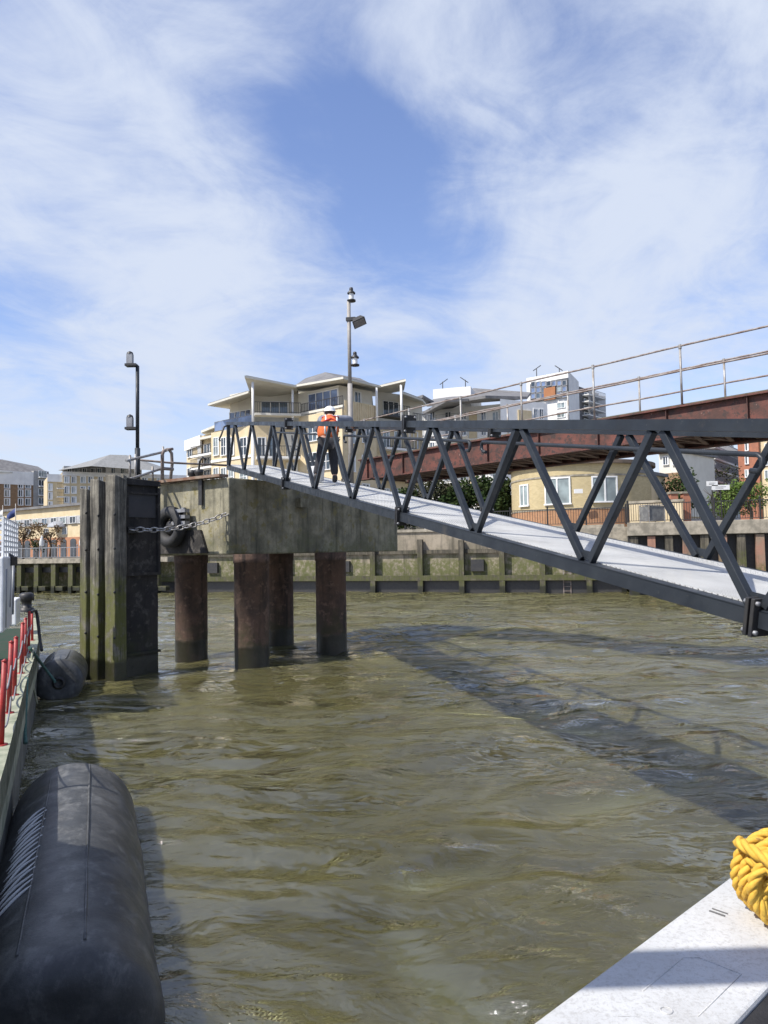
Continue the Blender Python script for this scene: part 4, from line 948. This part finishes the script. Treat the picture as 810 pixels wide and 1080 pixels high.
# --- left blocks far back
def far_block(name, label, fac, x0, x1, ytop, ybase, depth, wallm, rows_, cols_, roofpts, topband=None, D=200):
    b = thing(name, label, 'apartment block', at((x0+x1)/2, 560, D)); m = MB()
    u0, u1 = fac.uv(x0, 520)[0], fac.uv(x1, 520)[0]; v1 = fac.uv((x0+x1)/2, ytop)[1]; fac.bx(m, u0, u1, 2, v1, -depth, 0); m.build('wall', wallm, b)
    if topband: m = MB(); fac.bx(m, u0-.05, u1+.05, v1-topband, v1+.1, .02, .25); m.build('render_band', white_r, b)
    for (ya, yb) in rows_:
        for (xa, xb) in cols_: win(b, fac, xa, ya, xb, yb, 2, 1, g_dark, .22)
    if roofpts: m = MB(); m.add([at(*p) for p in roofpts[0]], roofpts[1]); m.build('roof', grey_roof, b, fixn=False)
    return b
f = Fac(-60, 215, 50, 235)
bb = far_block('brick_apartment_block', 'brown brick apartment block with a grey roof at the left edge', f, -60, 36, 496, 545, 22, bfar, [(498.5,505),(508,514.5),(517,523.5),(526,532.5)], [(-34,-30),(-22,-18),(-10,-6),(5,10),(19.5,24),(27,32)], ([(-62,494,213),(52,499.5,237),(40,492,250),(2,484.5,232),(-60,484,232)], [(0,1,2,3,4)]), 4.0, 215)
m = MB(); f.box(m, 35, 497, 51, 545, -12, .3); m.build('grey_end_wall', plain('grey_render', (.34,.34,.33), (.28,.28,.27), 1, .85), bb)
for yy in (503.5, 513, 522.5, 532): balcony(bb, f, 40, yy, 49, 1.4, 1.2, white_r, black_iron, None, .3); win(bb, f, 40.5, yy-6.5, 48.5, yy-.8, 3, 1, g_dark, .15, .3)
m = MB(); m.prism([at(-62,496,213), at(52,501,236), at(52,501,246), at(-62,496,225)], (0,0,.5)); m.build('eaves', soffit, bb)
f = Fac(50, 205, 66, 208); f2 = Fac(66, 196, 215, 214)
yb_ = far_block('yellow_apartment_block', 'yellow brick apartment block under a pale grey hipped roof, rising behind the timber dolphin', f2, 66, 215, 500, 560, 26, yfar, [(503,509),(513.5,520),(524.5,530)], [(68.5,72.5),(76,80),(85.5,90),(93.5,98),(104,108),(122,127),(134,139),(150,155),(166,171),(182,187),(200,205)],
    None, 1.0, 205)
m = MB(); f2.box(m, 50, 503, 66, 560, -14, -.6); m.build('wall', yfar, yb_); m = MB(); f2.box(m, 50, 500, 66, 508, -.6, -.3); m.build('render_band', white_r, yb_)
for yy in (512, 521, 531): win(yb_, f2, 52, yy-1.5, 55, yy+5, 2, 1, g_dark, .2, -.6); balcony(yb_, f2, 60, yy+3, 68, 1.4, 1.2)
m = MB(); A_ = [at(*p) for p in ((61,496,196),(96,491.5,192),(172,497,204),(176,494,228),(70,497,222),(116,479.5,206),(134,480,210))]
m.add(A_, [(0,1,5),(1,2,6,5),(2,3,6),(3,4,5,6),(4,0,5)]); m.build('hipped_roof', plain('pale_slate', (.20,.20,.19), (.26,.26,.25), 1.5, .8), yb_)
m = MB(); f2.box(m, 68, 491.5, 112, 500.5, -6, -1.6); m.build('penthouse_wall', plain('grey_render', (0,0,0)), yb_); m = MB(); f2.box(m, 112, 487.5, 150, 500.5, -6, -.8); m.build('penthouse_wall', white_r, yb_)
for a_ in (72, 80, 88, 97, 104, 118, 128): win(yb_, f2, a_, 493.5, a_+4, 499, 2, 1, g_dark, .15, -1.58 if a_ < 110 else -.78)

# --- long low terrace building near the left bank
f = Fac(-40, 128, 165, 96)
lo = thing('waterfront_terrace', 'long low yellow waterfront building with arched openings behind the left jetty', 'building', at(60, 580, 110))
mass(lo, [(-40,128),(165,96),(175,112),(-40,144)], 2, zat(60,536,112), yfar)
m = MB(); f.bx(m, f.uv(-40,540)[0], f.uv(165,540)[0], zat(60,536,112), zat(60,533.5,112), -14, .5); m.build('coping', grey_roof, lo)
zz0 = zat(60,546,112); zz1 = zat(60,554,112)
m = MB(); f.bx(m, f.uv(-40,550)[0], f.uv(165,550)[0], zz1, zz0, .02, .16); m.build('glazed_band', plain('band_grey', (.42,.42,.42), (.34,.34,.34), .8, .7), lo)
m = MB(); f.bx(m, f.uv(-40,572)[0], f.uv(165,572)[0], 2.6, zat(60,567.5,112), .02, .2); m.build('ground_storey', terracotta, lo)
u = f.uv(-30,550)[0]; i = 0; uE = f.uv(160,550)[0]
while u < uE-3:
    winw(lo, f, u, u+1.5, zz1+.1, zz0-.15, 2, 1, g_dark, .06, .16)
    if i % 2: winw(lo, f, u+.3, u+1.5, zat(60,564,112), zat(60,557.5,112), 2, 1, g_dark, .06)
    m = MB(); c_ = u+.9; v0 = 2.65; v1 = zat(60,571.5,112); pts_ = [f.P(c_-.75,v0,.21), f.P(c_+.75,v0,.21)]+[f.P(c_+.75*cos(a),v1+.35*sin(a),.21) for a in [pi*k/8 for k in range(9)]]
    m.prism(pts_, f.n*.06); m.build('arched_door', g_dark, lo); u += 2.55; i += 1
for x in (12, 64, 112):   # little domed bay canopies along the band
    m = MB(); c_ = f.P(f.uv(x,560)[0], zat(60,557,112), .3); m.lathe(c_, (0,0,1), [(0,1.6),(.25,1.55),(.7,1.1),(.95,.5),(1.0,0)], 16); m.build('bay_canopy', plain('bay_grey', (.32,.33,.35), (.25,.26,.27), 1, .6), lo)

# --- round brick pavilion
pc = at(613, 560, 53.5); pc.z = TOP+.0; R0 = 4.9
pav = thing('brick_pavilion', 'round yellow brick pavilion with white windows and an orange brick plinth', 'pavilion', pc)
def ringwall(m, r, z0, z1, a0=-200, a1=20, n=56):
    prof = [radians(a0+(a1-a0)*i/n) for i in range(n+1)]; vs = []
    for a in prof: vs += [pc+Vector((r*cos(a), r*sin(a), z0)), pc+Vector((r*cos(a), r*sin(a), z1))]
    m.add(vs, [(2*i,2*i+2,2*i+3,2*i+1) for i in range(n)], True)
    m.add([v for v in vs[1::2]], [tuple(range(n+1))]); m.add([v for v in vs[0::2]], [tuple(range(n+1))[::-1]])
zpt = zat(613, 488, 48.3)-TOP; zmid = zat(613, 536, 48.2)-TOP
m = MB(); ringwall(m, R0, zmid, zpt); m.build('wall', yellow_brick, pav)
m = MB(); ringwall(m, R0+.02, -.2, zmid-.0); m.build('plinth_wall', orange_brick, pav)
m = MB(); ringwall(m, R0+.30, zpt-.02, zpt+.22); m.build('roof', plain('brown_fascia', (.15,.11,.08), (.10,.08,.06), 2, .8), pav)
m = MB(); ringwall(m, R0+.05, zmid-.04, zmid+.06); m.build('sill_course', stone_cap, pav)
zc = zat(613, 500, 48.2)-TOP; m = MB(); ringwall(m, R0+.04, zc-.07, zc+.05); m.build('string_course', stone_cap, pav)
def curved_win(pxa, pxb, ya, yb_w):
    def ang(px):
        d = ray(px, 520); dd = Vector((d.x, d.y)).normalized(); oc = Vector((pc.x, pc.y)); b = oc.dot(dd); disc = b*b-(oc.length_squared-R0*R0); t = b-sqrt(max(disc, 0.01)); p = dd*t-oc; return atan2(p.y, p.x), t*dd.y
    a0, Y0_ = ang(pxa); a1, Y1_ = ang(pxb)
    if a0 > 0: a0 -= 2*pi
    if a1 > 0: a1 -= 2*pi
    Yc_ = (Y0_+Y1_)/2; z0 = zat((pxa+pxb)/2, yb_w, Yc_)-TOP; z1 = zat((pxa+pxb)/2, ya, Yc_)-TOP
    def seg(m, aa, ab_, za, zb, r0, r1):
        n = 6; vs = []
        for i in range(n+1):
            a = aa+(ab_-aa)*i/n
            for (r, z) in ((r0,za),(r1,za),(r1,zb),(r0,zb)): vs.append(pc+Vector((r*cos(a), r*sin(a), z)))
        m.add(vs, [(4*i+k, 4*i+(k+1)%4, 4*i+4+(k+1)%4, 4*i+4+k) for i in range(n) for k in range(4)]+[(3,2,1,0), (4*n,4*n+1,4*n+2,4*n+3)])
    m = MB(); t_ = .10/R0
    seg(m, a0, a1, z1-.1, z1, R0, R0+.09); seg(m, a0-.01, a1+.01, z0-.1, z0, R0, R0+.14); seg(m, a0, a0+t_, z0, z1-.1, R0, R0+.09); seg(m, a1-t_, a1, z0, z1-.1, R0, R0+.09); seg(m, (a0+a1)/2-t_/2, (a0+a1)/2+t_/2, z0, z1-.1, R0, R0+.09)
    o = m.build('window', wframe, pav); m = MB(); seg(m, a0+t_, a1-t_, z0, z1-.1, R0+.01, R0+.04); m.build('pane', g_pale, o)
curved_win(549, 558, 511, 533); curved_win(575, 602, 503.5, 531); curved_win(624, 651, 502, 528.5)
m = MB(); q = at(610, 518, 47.95); m.box(q, .55, .1, .28); m.build('vent_plate', white_r, pav)

# flats behind / right of the pavilion, all in the bridge's shade
sv = thing('service_building', 'low yellow brick service building with a dark doorway, right of the round pavilion', 'building', at(675, 560, 50))
f = Fac(648, 50.5, 694, 48.5); m = MB(); f.box(m, 646, 499, 672, 556, -5, 0); m.build('wall', yfar, sv); m = MB(); f.box(m, 651, 512, 657, 551, .01, .08); m.build('door', black_iron, sv); m = MB(); f.box(m, 645, 496, 674, 499.5, -5.2, .4); m.build('roof', grey_roof, sv)
gp = thing('garden_wall', 'low tan brick wall with a stone top beside the crate', 'wall', at(690, 560, 47)); f = Fac(664, 47, 700, 46); m = MB(); f.box(m, 664, 530, 720, 553, -.4, 0); m.build('brickwork', yfar, gp); m = MB(); f.box(m, 663, 527.5, 721, 530, -.45, .05); m.build('coping', stone_cap, gp)
for px, lab in ((711, 'square orange brick gate pier behind the iron railing, the left one'), (724, 'square orange brick gate pier behind the iron railing, the right one')):
    g_ = thing('gate_pier', lab, 'gate pier', at(px, 553, 46.5), 'brick gate piers'); q = at(px, 553, 46.5); m = MB(); m.box(Vector((q.x,q.y,RT+.9)), .45, .45, 2.0); m.build('shaft', obrick_far, g_); m = MB(); m.box(Vector((q.x,q.y,RT+1.97)), .58, .58, .13); m.build('cap', stone_cap, g_)
# crate on the quay
cq = onz(688, 549, RT) if False else at(688, 548, 42.2); cq.z = RT
cr = thing('storage_cage', 'grey sheeted storage cage standing on the concrete quay corner', 'cage', cq)
m = MB(); m.box(cq+Vector((0,0,.52)), 1.0, .8, .8, .3); m.build('sheeting', cage_m, cr); m = MB()
for sx in (-.52, .52):
    for sy in (-.42, .42): q = Matrix.Rotation(.3,3,'Z')@Vector((sx,sy,0)); m.bar(cq+q, cq+q+Vector((0,0,1.0)), .05, .05)
for z in (.08, .98):
    for a_, b_ in (((-.52,-.42),(.52,-.42)),((.52,-.42),(.52,.42)),((.52,.42),(-.52,.42)),((-.52,.42),(-.52,-.42))):
        m.bar(cq+Matrix.Rotation(.3,3,'Z')@Vector((*a_,z)), cq+Matrix.Rotation(.3,3,'Z')@Vector((*b_,z)), .04, .04)
m.build('frame', galv, cr)
for px, py, lab in ((751, 510, 'small white notice board behind the railing, the left and higher one'), (760, 514, 'small white notice board behind the railing, the right and wider one')):
    q = at(px, py, 45.5); s_ = thing('notice_board', lab, 'sign', Vector((q.x,q.y,RT))); w_ = .34 if px < 755 else .55
    m = MB(); m.bar(q-Vector((w_,0,0)), q+Vector((w_,0,0)), .04, .3); m.build('panel', wframe, s_); m = MB(); m.bar(Vector((q.x,q.y+.04,RT)), q+Vector((0,.04,.1)), .05, .05); m.build('post', black_iron, s_)
    m = MB(); m.bar(q+Vector((-w_*.6,-.022,.03)), q+Vector((w_*.6,-.022,.03)), .002, .03); m.bar(q+Vector((-w_*.6,-.022,-.05)), q+Vector((w_*.3,-.022,-.05)), .002, .03); m.build('lettering_lines', cage_m, s_)

# --- white apartments with curved grey roofs behind the bridge
wa = thing('curved_roof_apartments', 'white apartments with sweeping grey roofs behind the red footbridge', 'apartment block', at(500, 560, 120))
f = Fac(437, 118, 540, 112); f2 = Fac(530, 108, 580, 112)
mass(wa, [(437,118),(540,112),(545,135),(437,140)], 2, zat(488,430,115), white_r)
mass(wa, [(530,108),(580,112),(580,130),(530,130)], 2, zat(553,423,110), white_r)
mass(wa, [(459,128),(499,126),(510,140),(462,142)], 10, zat(478,409,127), white_r, 'plant_room')
for pts in ([(450,429,112),(512,420,108),(556,421,112),(560,416,135),(500,411.5,140),(460,421,136)], [(446,437,114),(470,424,108),(494,423,109),(470,434,122)], [(430,424,118),(446,419,112),(458,426,116),(440,428,126)]):
    slab(wa, pts, .4, grey_roof)
for yy in (432, 448, 464, 480, 496):
    for (a_, b_) in ((441,446),(454,459),(470,476),(486,492),(508,513),(520,526)): win(wa, f, a_, yy+3, b_, yy+11, 2, 1, g_dark, .12)
    for (a_, b_) in ((563,567),(569,573)): win(wa, f2, a_, yy, b_, yy+10, 2, 1, g_dark, .12)
    m = MB(); f2.box(m, 546, yy+1, 560, yy+12, .02, .2); m.build('yellow_panel', yfar, wa)
    m = MB(); f.box(m, 495, yy+2, 503, yy+14, .02, .2); m.build('yellow_panel', yfar, wa); 
    balcony(wa, f, 462, yy+13, 494, 1.4, 1.1, white_r, steel_grey)
for x, y, l in ((467, 408, -1), (491, 406, 1)):
    m = MB(); a_ = at(x, y+3, 128); m.tube([a_, a_+Vector((0,0,1.4))], .08, 6); m.tube([a_+Vector((-.9*l,0,1.9)), a_+Vector((.5*l,0,.9))], .07, 6); m.build('antenna', black_iron, wa)

# --- tower block with orange panel
tw = thing('tower_block', 'white tower block with dark glazing and one orange panel, above the footbridge', 'tower block', at(590, 560, 150))
f = Fac(558.5, 152, 603, 146); f2 = Fac(603, 146, 614, 156)
mass(tw, [(558.5,152),(603,146),(614,156),(570,165)], 2, zat(581,395,149), white_r)
m = MB(); f.box(m, 560, 402, 600, 421.5, .02, .35); m.build('glazed_front', plain('dark_cladding', (.05,.055,.06), (.08,.085,.09), 2, .5), tw)
for r_i in range(3):
    for c_i in range(7):
        xa = 561.5+c_i*5.5; ya = 403.5+r_i*6.2-.25*c_i
        if 2 < c_i < 5 and r_i > 0: continue
        win(tw, f, xa, ya, xa+4, ya+4.4, 1, 1, g_blue if (r_i+c_i) % 3 else g_dark, .12, .36, steel_grey)
m = MB(); f.box(m, 575, 409, 587, 422, .36, .6); m.build('orange_panel', orange_panel, tw)
for yy in (426, 436, 446): win(tw, f, 566, yy, 574, yy+5, 2, 1, g_dark, .12); win(tw, f, 588, yy-1, 596, yy+4, 2, 1, g_dark, .12)
for x, s in ((566, -1), (590, 1)):
    m = MB(); a_ = at(x, 395, 152); m.tube([a_-Vector((0,0,.6)), a_+Vector((0,0,1.2))], .09, 6); m.tube([a_+Vector((-.9*s,0,1.9)), a_+Vector((.7*s,0,.8))], .09, 6); m.build('antenna', black_iron, tw)
ga = thing('grey_apartments', 'dark grey balconied apartments stepping down beside the tower block', 'apartment block', at(625, 560, 165))
f = Fac(613, 160, 642, 170)
mass(ga, [(613,160),(634,168),(636,180),(616,176)], 2, zat(622,410,163), plain('slate_cladding', (.09,.095,.10), (.13,.13,.135), 2, .7)); mass(ga, [(633,168.5),(642,170),(642,180),(634,180)], 2, zat(637,417,169), white_r)
for i in range(6): yy = 419+i*7; balcony(ga, f, 614, yy, 632, 1.6, 1.2, white_r, steel_grey); win(ga, f, 616, yy-4.5, 622, yy-.6, 2, 1, g_dark, .12); win(ga, f, 625, yy-4.5, 631, yy-.6, 2, 1, g_dark, .12)

# --- far right: cream house, pale balconied flats, red brick tower
ch = thing('cream_house', 'cream rendered house with a brown lower wall seen under the footbridge', 'house', at(700, 560, 62))
f = Fac(690, 66, 722, 64); m = MB(); f.box(m, 696, 478, 719, 545, -7, 0); m.build('wall', cream, ch); win(ch, f, 700, 482, 705, 490, 2, 1, g_dark, .06); win(ch, f, 710, 482, 715, 490, 2, 1, g_dark, .06); m = MB(); f.box(m, 696, 499, 719, 530, .01, .15); m.build('lower_wall', bfar, ch); m = MB(); f.box(m, 695, 475, 720, 478, -7.3, .4); m.build('roof', grey_roof, ch)
pf = thing('balconied_flats', 'pale grey flats with many balconies far behind the right railing', 'apartment block', at(745, 560, 100))
f = Fac(722, 92, 777, 116); mass(pf, [(722,92),(777,116),(790,126),(735,120)], 2, zat(745,462,102), plain('pale_grey_render', (.46,.47,.48), (.36,.37,.38), 1.5, .8))
for i in range(6):
    k = 470+i*11
    for (a_, b_) in ((724,728),(731,735),(738,742),(747,750.5),(755,758),(763,766),(770,773)): win(pf, f, a_, k, b_, k+6, 2, 1, g_dark, .1)
    balcony(pf, f, 744, k+8, 776, 1.3, 1.0, white_r, steel_grey)
rb_ = thing('red_brick_tower', 'red-orange brick tower with small windows at the right edge', 'tower block', at(795, 560, 100)); f = Fac(779, 96, 830, 92)
m = MB(); f.box(m, 779, 440, 801, 552, -10, 0); m.build('wall', obrick_far, rb_); m = MB(); f.box(m, 801, 436, 850, 552, -10, -.5); m.build('yellow_wall', yfar, rb_)
for yy in (468, 482, 496): win(rb_, f, 786.5, yy, 789, yy+7, 1, 1, g_dark, .1); win(rb_, f, 806, yy, 812, yy+8, 2, 1, g_dark, .1, -.5)

# ------------------------------------------------------------------ vegetation
def foliage(m, c, rx, ry, rz, n, s, rnd, shell=.35, lobes=9):
    L = [(Vector((rnd.uniform(-.65,.65)*rx, rnd.uniform(-.65,.65)*ry, rnd.uniform(-.6,.75)*rz)), rnd.uniform(.28,.55)) for _ in range(lobes)]
    for i in range(n):
        o_, k = rnd.choice(L); v = Vector((rnd.gauss(0,1), rnd.gauss(0,1), rnd.gauss(0,1))).normalized()*(shell+(1.1-shell)*rnd.random()**.6)*k
        p = c+o_+Vector((v.x*rx, v.y*ry, v.z*rz)); a = Vector((rnd.gauss(0,1), rnd.gauss(0,1), rnd.gauss(0,.7))).normalized(); b = a.cross(Vector((rnd.gauss(0,1), rnd.gauss(0,1), rnd.gauss(0,1)))).normalized(); q = s*rnd.uniform(.6,1.4)
        m.add([p-a*q, p+b*q*.6, p+a*q, p-b*q*.6], [(0,1,2,3)])
def tree(name, label, px, py, D, h, rx, rz, leaf, seed, n=1400, s=.13, trunk=True, ry=None, cat='tree', zb=None, group=None):
    rnd = random.Random(seed); q = at(px, py, D); 
    if zb is not None: q.z = zb
    t = thing(name, label, cat, q, group)
    m = MB(); top = q+Vector((0,0,h*.62))
    m.tube([q, q.lerp(top,.5)+Vector((.05,0,0)), top], [h*.035+.03, h*.025+.02, h*.012+.01], 7)
    for i in range(7 if trunk else 4):
        a = rnd.uniform(0, 2*pi); b0 = q.lerp(top, rnd.uniform(.45,1)); e_ = b0+Vector((cos(a)*rx*.7, sin(a)*rx*.7, h*rnd.uniform(.12,.34))); m.tube([b0, b0.lerp(e_,.5)+Vector((0,0,.08*h)), e_], [h*.014+.012, .02, .008], 5)
        for j in range(3):
            e2 = e_+Vector((rnd.uniform(-.4,.4)*rx, rnd.uniform(-.4,.4)*rx, rnd.uniform(-.05,.2)*h)); m.tube([b0.lerp(e_,.7), e2], [.015, .006], 4)
    m.build('trunk', bark, t); m = MB(); foliage(m, q+Vector((0,0,h-rz)), rx, ry or rx, rz, n, s, rnd); m.build('crown', leaf, t, fixn=False); return t
tree('small_tree', 'brown twiggy tree on the left bank beside the boat cage', 24, 589, 62, 3.3, 1.25, 1.2, leaf_br, 1, 420, .10, zb=JT-.1, group='twiggy trees on the left bank')
tree('small_tree', 'brown twiggy tree on the left bank nearer the timber dolphin', 53, 589, 61, 3.2, 1.45, 1.15, leaf_br, 2, 480, .10, zb=JT-.1, group='twiggy trees on the left bank')
tree('small_tree', 'thin dark green tree between the two twiggy trees on the left bank', 38, 589, 66, 2.2, .8, .8, leaf_dk, 12, 320, .10, zb=JT-.1)
shr = [(436,548,56,3.6,1.8,1.7,leaf_dk,'dense dark evergreen shrub under the footbridge, by the pier'), (462,548,57,4.2,2.2,2.0,blossom,'pale straggly shrub under the footbridge'), (490,548,56,3.9,1.9,1.8,leaf_dk,'tall dark shrub behind the middle of the gangway'), (518,548,56,4.4,2.0,2.0,leaf_dk,'broad dark shrub against the left side of the round pavilion'), (540,545,60,3.4,1.3,1.5,blossom,'thin pale shrub just left of the round pavilion')]
for i, (px, py, D, h, rx, rz, lf, lab) in enumerate(shr): tree('shrub', lab, px, py, D, h, rx, rz, lf, 20+i, 3400, .14, cat='shrub', zb=TOP)
tree('ivy_clump', 'dark ivy-covered column behind the left end of the iron railing', 722, 550, 52, 4.4, .95, 1.7, leaf_dk, 31, 1300, .10, cat='ivy', zb=TOP)
tree('shrub', 'round dark green shrub right of the service building', 700, 550, 53, 3.6, 1.5, 1.3, leaf_dk, 32, 1200, .10, cat='shrub', zb=TOP)
tree('shrub', 'leafy bright green shrub behind the railing below the pale flats', 762, 550, 52, 3.0, 1.6, 1.2, leaf_lt, 33, 1300, .10, cat='shrub', zb=TOP)
tree('shrub', 'bright green hedge bush behind the railing below the red brick tower', 792, 550, 51, 3.2, 1.9, 1.3, leaf_lt, 34, 1500, .10, cat='shrub', zb=TOP)
tree('bare_tree', 'pale leafless tree in front of the pale grey flats', 762, 545, 70, 6.6, 2.2, 2.0, blossom, 35, 420, .10, zb=TOP)
# flags
for (x, y0, y1, mt, lab, s) in ((16.5, 531, 556, blue_cloth, 'small dark blue flag drooping on a thin pole, above the terrace', -1), (3, 533, 556, fabric_w, 'small pale flag on a thin pole at the left edge', -1)):
    b_ = at(x, y1, 95); t_ = at(x, y0, 95); g_ = thing('flag', lab, 'flag', b_); m = MB(); m.tube([Vector((t_.x,t_.y,2.6)), t_], .05, 6); m.build('pole', galv, g_)
    m = MB(); n = 8; vs = []
    for i in range(n+1):
        for j in (0, 1): vs.append(t_+Vector((s*.25*i*.6, .12*sin(i), -.5-.1*i*1.3-j*(1.1-.04*i))))
    m.add(vs, [(2*i,2*i+2,2*i+3,2*i+1) for i in range(n)], True); o_ = m.build('cloth', mt, g_, fixn=False); sd_ = o_.modifiers.new('t', 'SOLIDIFY'); sd_.thickness = .02
for x in (44, 86, 112): 
    q = at(x, 586, 60); q.z = JT; g_ = thing('parasol', 'closed pale parasol on the left bank, %s' % {44: 'the one nearest the boat', 86: 'the one beside the timber dolphin', 112: 'the one hidden behind the timbers'}[x], 'parasol', q, 'pale parasols on the left bank')
    if x == 112: 
        for o_ in (g_,): bpy.data.objects.remove(o_)
        continue
    m = MB(); m.tube([q, q+Vector((0,0,1.9))], .03, 6); m.build('pole', galv, g_); m = MB(); m.lathe(q+Vector((0,0,1.0)), (0,0,1), [(0,.16),(.3,.2),(.6,.13),(.9,.03)], 10); m.build('canopy', fabric_w, g_)

# ------------------------------------------------------------------ sky, sun, camera
w = bpy.data.worlds.new('World'); scene.world = w; w.use_nodes = True; nt = w.node_tree; nt.nodes.clear()
N_ = nt.nodes.new; Lk = nt.links.new
out = N_('ShaderNodeOutputWorld'); sky = N_('ShaderNodeTexSky'); sky.sky_type = 'NISHITA'; sky.sun_disc = False; sky.sun_elevation = ELEV; sky.sun_rotation = atan2(SUN_H.x, SUN_H.y) % (2*pi)
sky.air_density = 1.25; sky.dust_density = .6; sky.ozone_density = 2.0
bg1 = N_('ShaderNodeBackground'); bg1.inputs[1].default_value = .138; tn = N_('ShaderNodeMix'); tn.data_type = 'RGBA'; tn.blend_type = 'MULTIPLY'; tn.inputs[0].default_value = 1.; Lk(sky.outputs[0], tn.inputs[6]); tn.inputs[7].default_value = (1.0,.955,1.14,1); Lk(tn.outputs[2], bg1.inputs[0])
bg2 = N_('ShaderNodeBackground'); bg2.inputs[0].default_value = (.76,.84,1.0,1); bg2.inputs[1].default_value = .77
tc = N_('ShaderNodeTexCoord'); sp = N_('ShaderNodeSeparateXYZ'); Lk(tc.outputs['Generated'], sp.inputs[0])
def mth(op, a, b=0.):
    m = N_('ShaderNodeMath'); m.operation = op
    for i, v in enumerate((a, b)):
        if isinstance(v, (int, float)): m.inputs[i].default_value = v
        else: Lk(v, m.inputs[i])
    return m.outputs[0]
zc_ = mth('ADD', mth('MAXIMUM', sp.outputs[2], 0.), .16); cx = mth('DIVIDE', sp.outputs[0], zc_); cy = mth('DIVIDE', sp.outputs[1], zc_)
cb_ = N_('ShaderNodeCombineXYZ'); Lk(cx, cb_.inputs[0]); Lk(cy, cb_.inputs[1])
def nz(scale, detail, rough, stretch=(1,1,1), rot=0, loc=(0,0,0), dist=0.):
    mp = N_('ShaderNodeMapping'); mp.vector_type = 'TEXTURE'; mp.inputs['Scale'].default_value = stretch; mp.inputs['Rotation'].default_value = (0,0,rot); mp.inputs['Location'].default_value = loc; Lk(cb_.outputs[0], mp.inputs[0])
    t = N_('ShaderNodeTexNoise'); t.inputs['Scale'].default_value = scale; t.inputs['Detail'].default_value = detail; t.inputs['Roughness'].default_value = rough; t.inputs['Distortion'].default_value = dist; Lk(mp.outputs[0], t.inputs[0]); return t.outputs[0]
def mr(v, a, b, c=0., d=1.):
    m = N_('ShaderNodeMapRange'); m.interpolation_type = 'SMOOTHSTEP'
    for i, k in enumerate((a, b, c, d)): m.inputs[i+1].default_value = k
    Lk(v, m.inputs[0]); return m.outputs[0]
wisp = nz(1.35, 10, .62, (1,1.3,1), radians(-40), (3.1,1.2,0), .9); fine = nz(4.2, 8, .64, (1,1.35,1), radians(-48), (0,0,0), .7); big = nz(.8, 3, .5, (1,1.2,1), radians(-40), (-2.7,-3.1,0), .2)
cl = mth('ADD', mth('ADD', mth('MULTIPLY', big, .35), mth('MULTIPLY', wisp, .80)), mth('MULTIPLY', fine, .46))
# broad cloud banks and clear gaps, each centred on a direction of the sky
wob = N_('ShaderNodeTexNoise'); wob.inputs['Scale'].default_value = 3.2; wob.inputs['Detail'].default_value = 5; Lk(tc.outputs['Generated'], wob.inputs[0])
vw = N_('ShaderNodeVectorMath'); vw.operation = 'MULTIPLY_ADD'; Lk(wob.outputs['Color'], vw.inputs[0]); vw.inputs[1].default_value = (.26,.26,.26)
vo = N_('ShaderNodeVectorMath'); vo.operation = 'SUBTRACT'; Lk(tc.outputs['Generated'], vo.inputs[0]); vo.inputs[1].default_value = (.13,.13,.13); Lk(vo.outputs[0], vw.inputs[2])
for (px, py, rad, wt) in ((335,90,.15,-.13), (400,170,.15,-.14), (470,235,.15,-.14), (490,300,.10,-.10), (60,350,.16,-.08), (90,0,.16,-.08), (300,385,.10,-.08), (560,0,.16,-.03), (430,560,.1,0),
                         (130,160,.26,.10), (230,250,.16,.09), (190,335,.14,.12), (640,280,.38,.13), (720,120,.3,.05), (450,50,.12,.12), (30,450,.20,.20), (600,400,.25,.10), (350,360,.12,.05)):
    if not wt: continue
    d_ = ray(px, py).normalized(); q_ = N_('ShaderNodeVectorMath'); q_.operation = 'DISTANCE'; Lk(vw.outputs[0], q_.inputs[0]); q_.inputs[1].default_value = d_
    cl = mth('ADD', cl, mr(q_.outputs['Value'], rad*1.25, 0., 0., wt))
cf = mr(cl, .67, 1.08); hz_ = mr(sp.outputs[2], .30, .0, 0., .78)
cf = mth('MAXIMUM', mth('MULTIPLY', cf, .95), hz_)
mx = N_('ShaderNodeMixShader'); Lk(cf, mx.inputs[0]); Lk(bg1.outputs[0], mx.inputs[1]); Lk(bg2.outputs[0], mx.inputs[2]); Lk(mx.outputs[0], out.inputs[0])

sl = bpy.data.lights.new('sun', 'SUN'); sl.energy = 5.0; sl.angle = radians(.5); sl.color = (1., .95, .87)
so = bpy.data.objects.new('sun', sl); col.objects.link(so); so.rotation_euler = SUN.to_track_quat('Z', 'Y').to_euler()
cam = bpy.data.cameras.new('camera'); co_ = bpy.data.objects.new('camera', cam); col.objects.link(co_)
cam.sensor_fit = 'VERTICAL'; cam.sensor_height = 36; cam.sensor_width = 27; cam.lens = 26; cam.clip_start = .05; cam.clip_end = 6000
M_ = Matrix((( _r.x, _u.x, -_f.x), (_r.y, _u.y, -_f.y), (_r.z, _u.z, -_f.z))).to_4x4(); M_.translation = Vector((0,0,EYE)); co_.matrix_world = M_
scene.camera = co_
scene.view_settings.view_transform = 'Standard'; scene.view_settings.look = 'None'; scene.view_settings.exposure = .28; scene.view_settings.gamma = 1.
scene.render.resolution_x = 768; scene.render.resolution_y = 1024
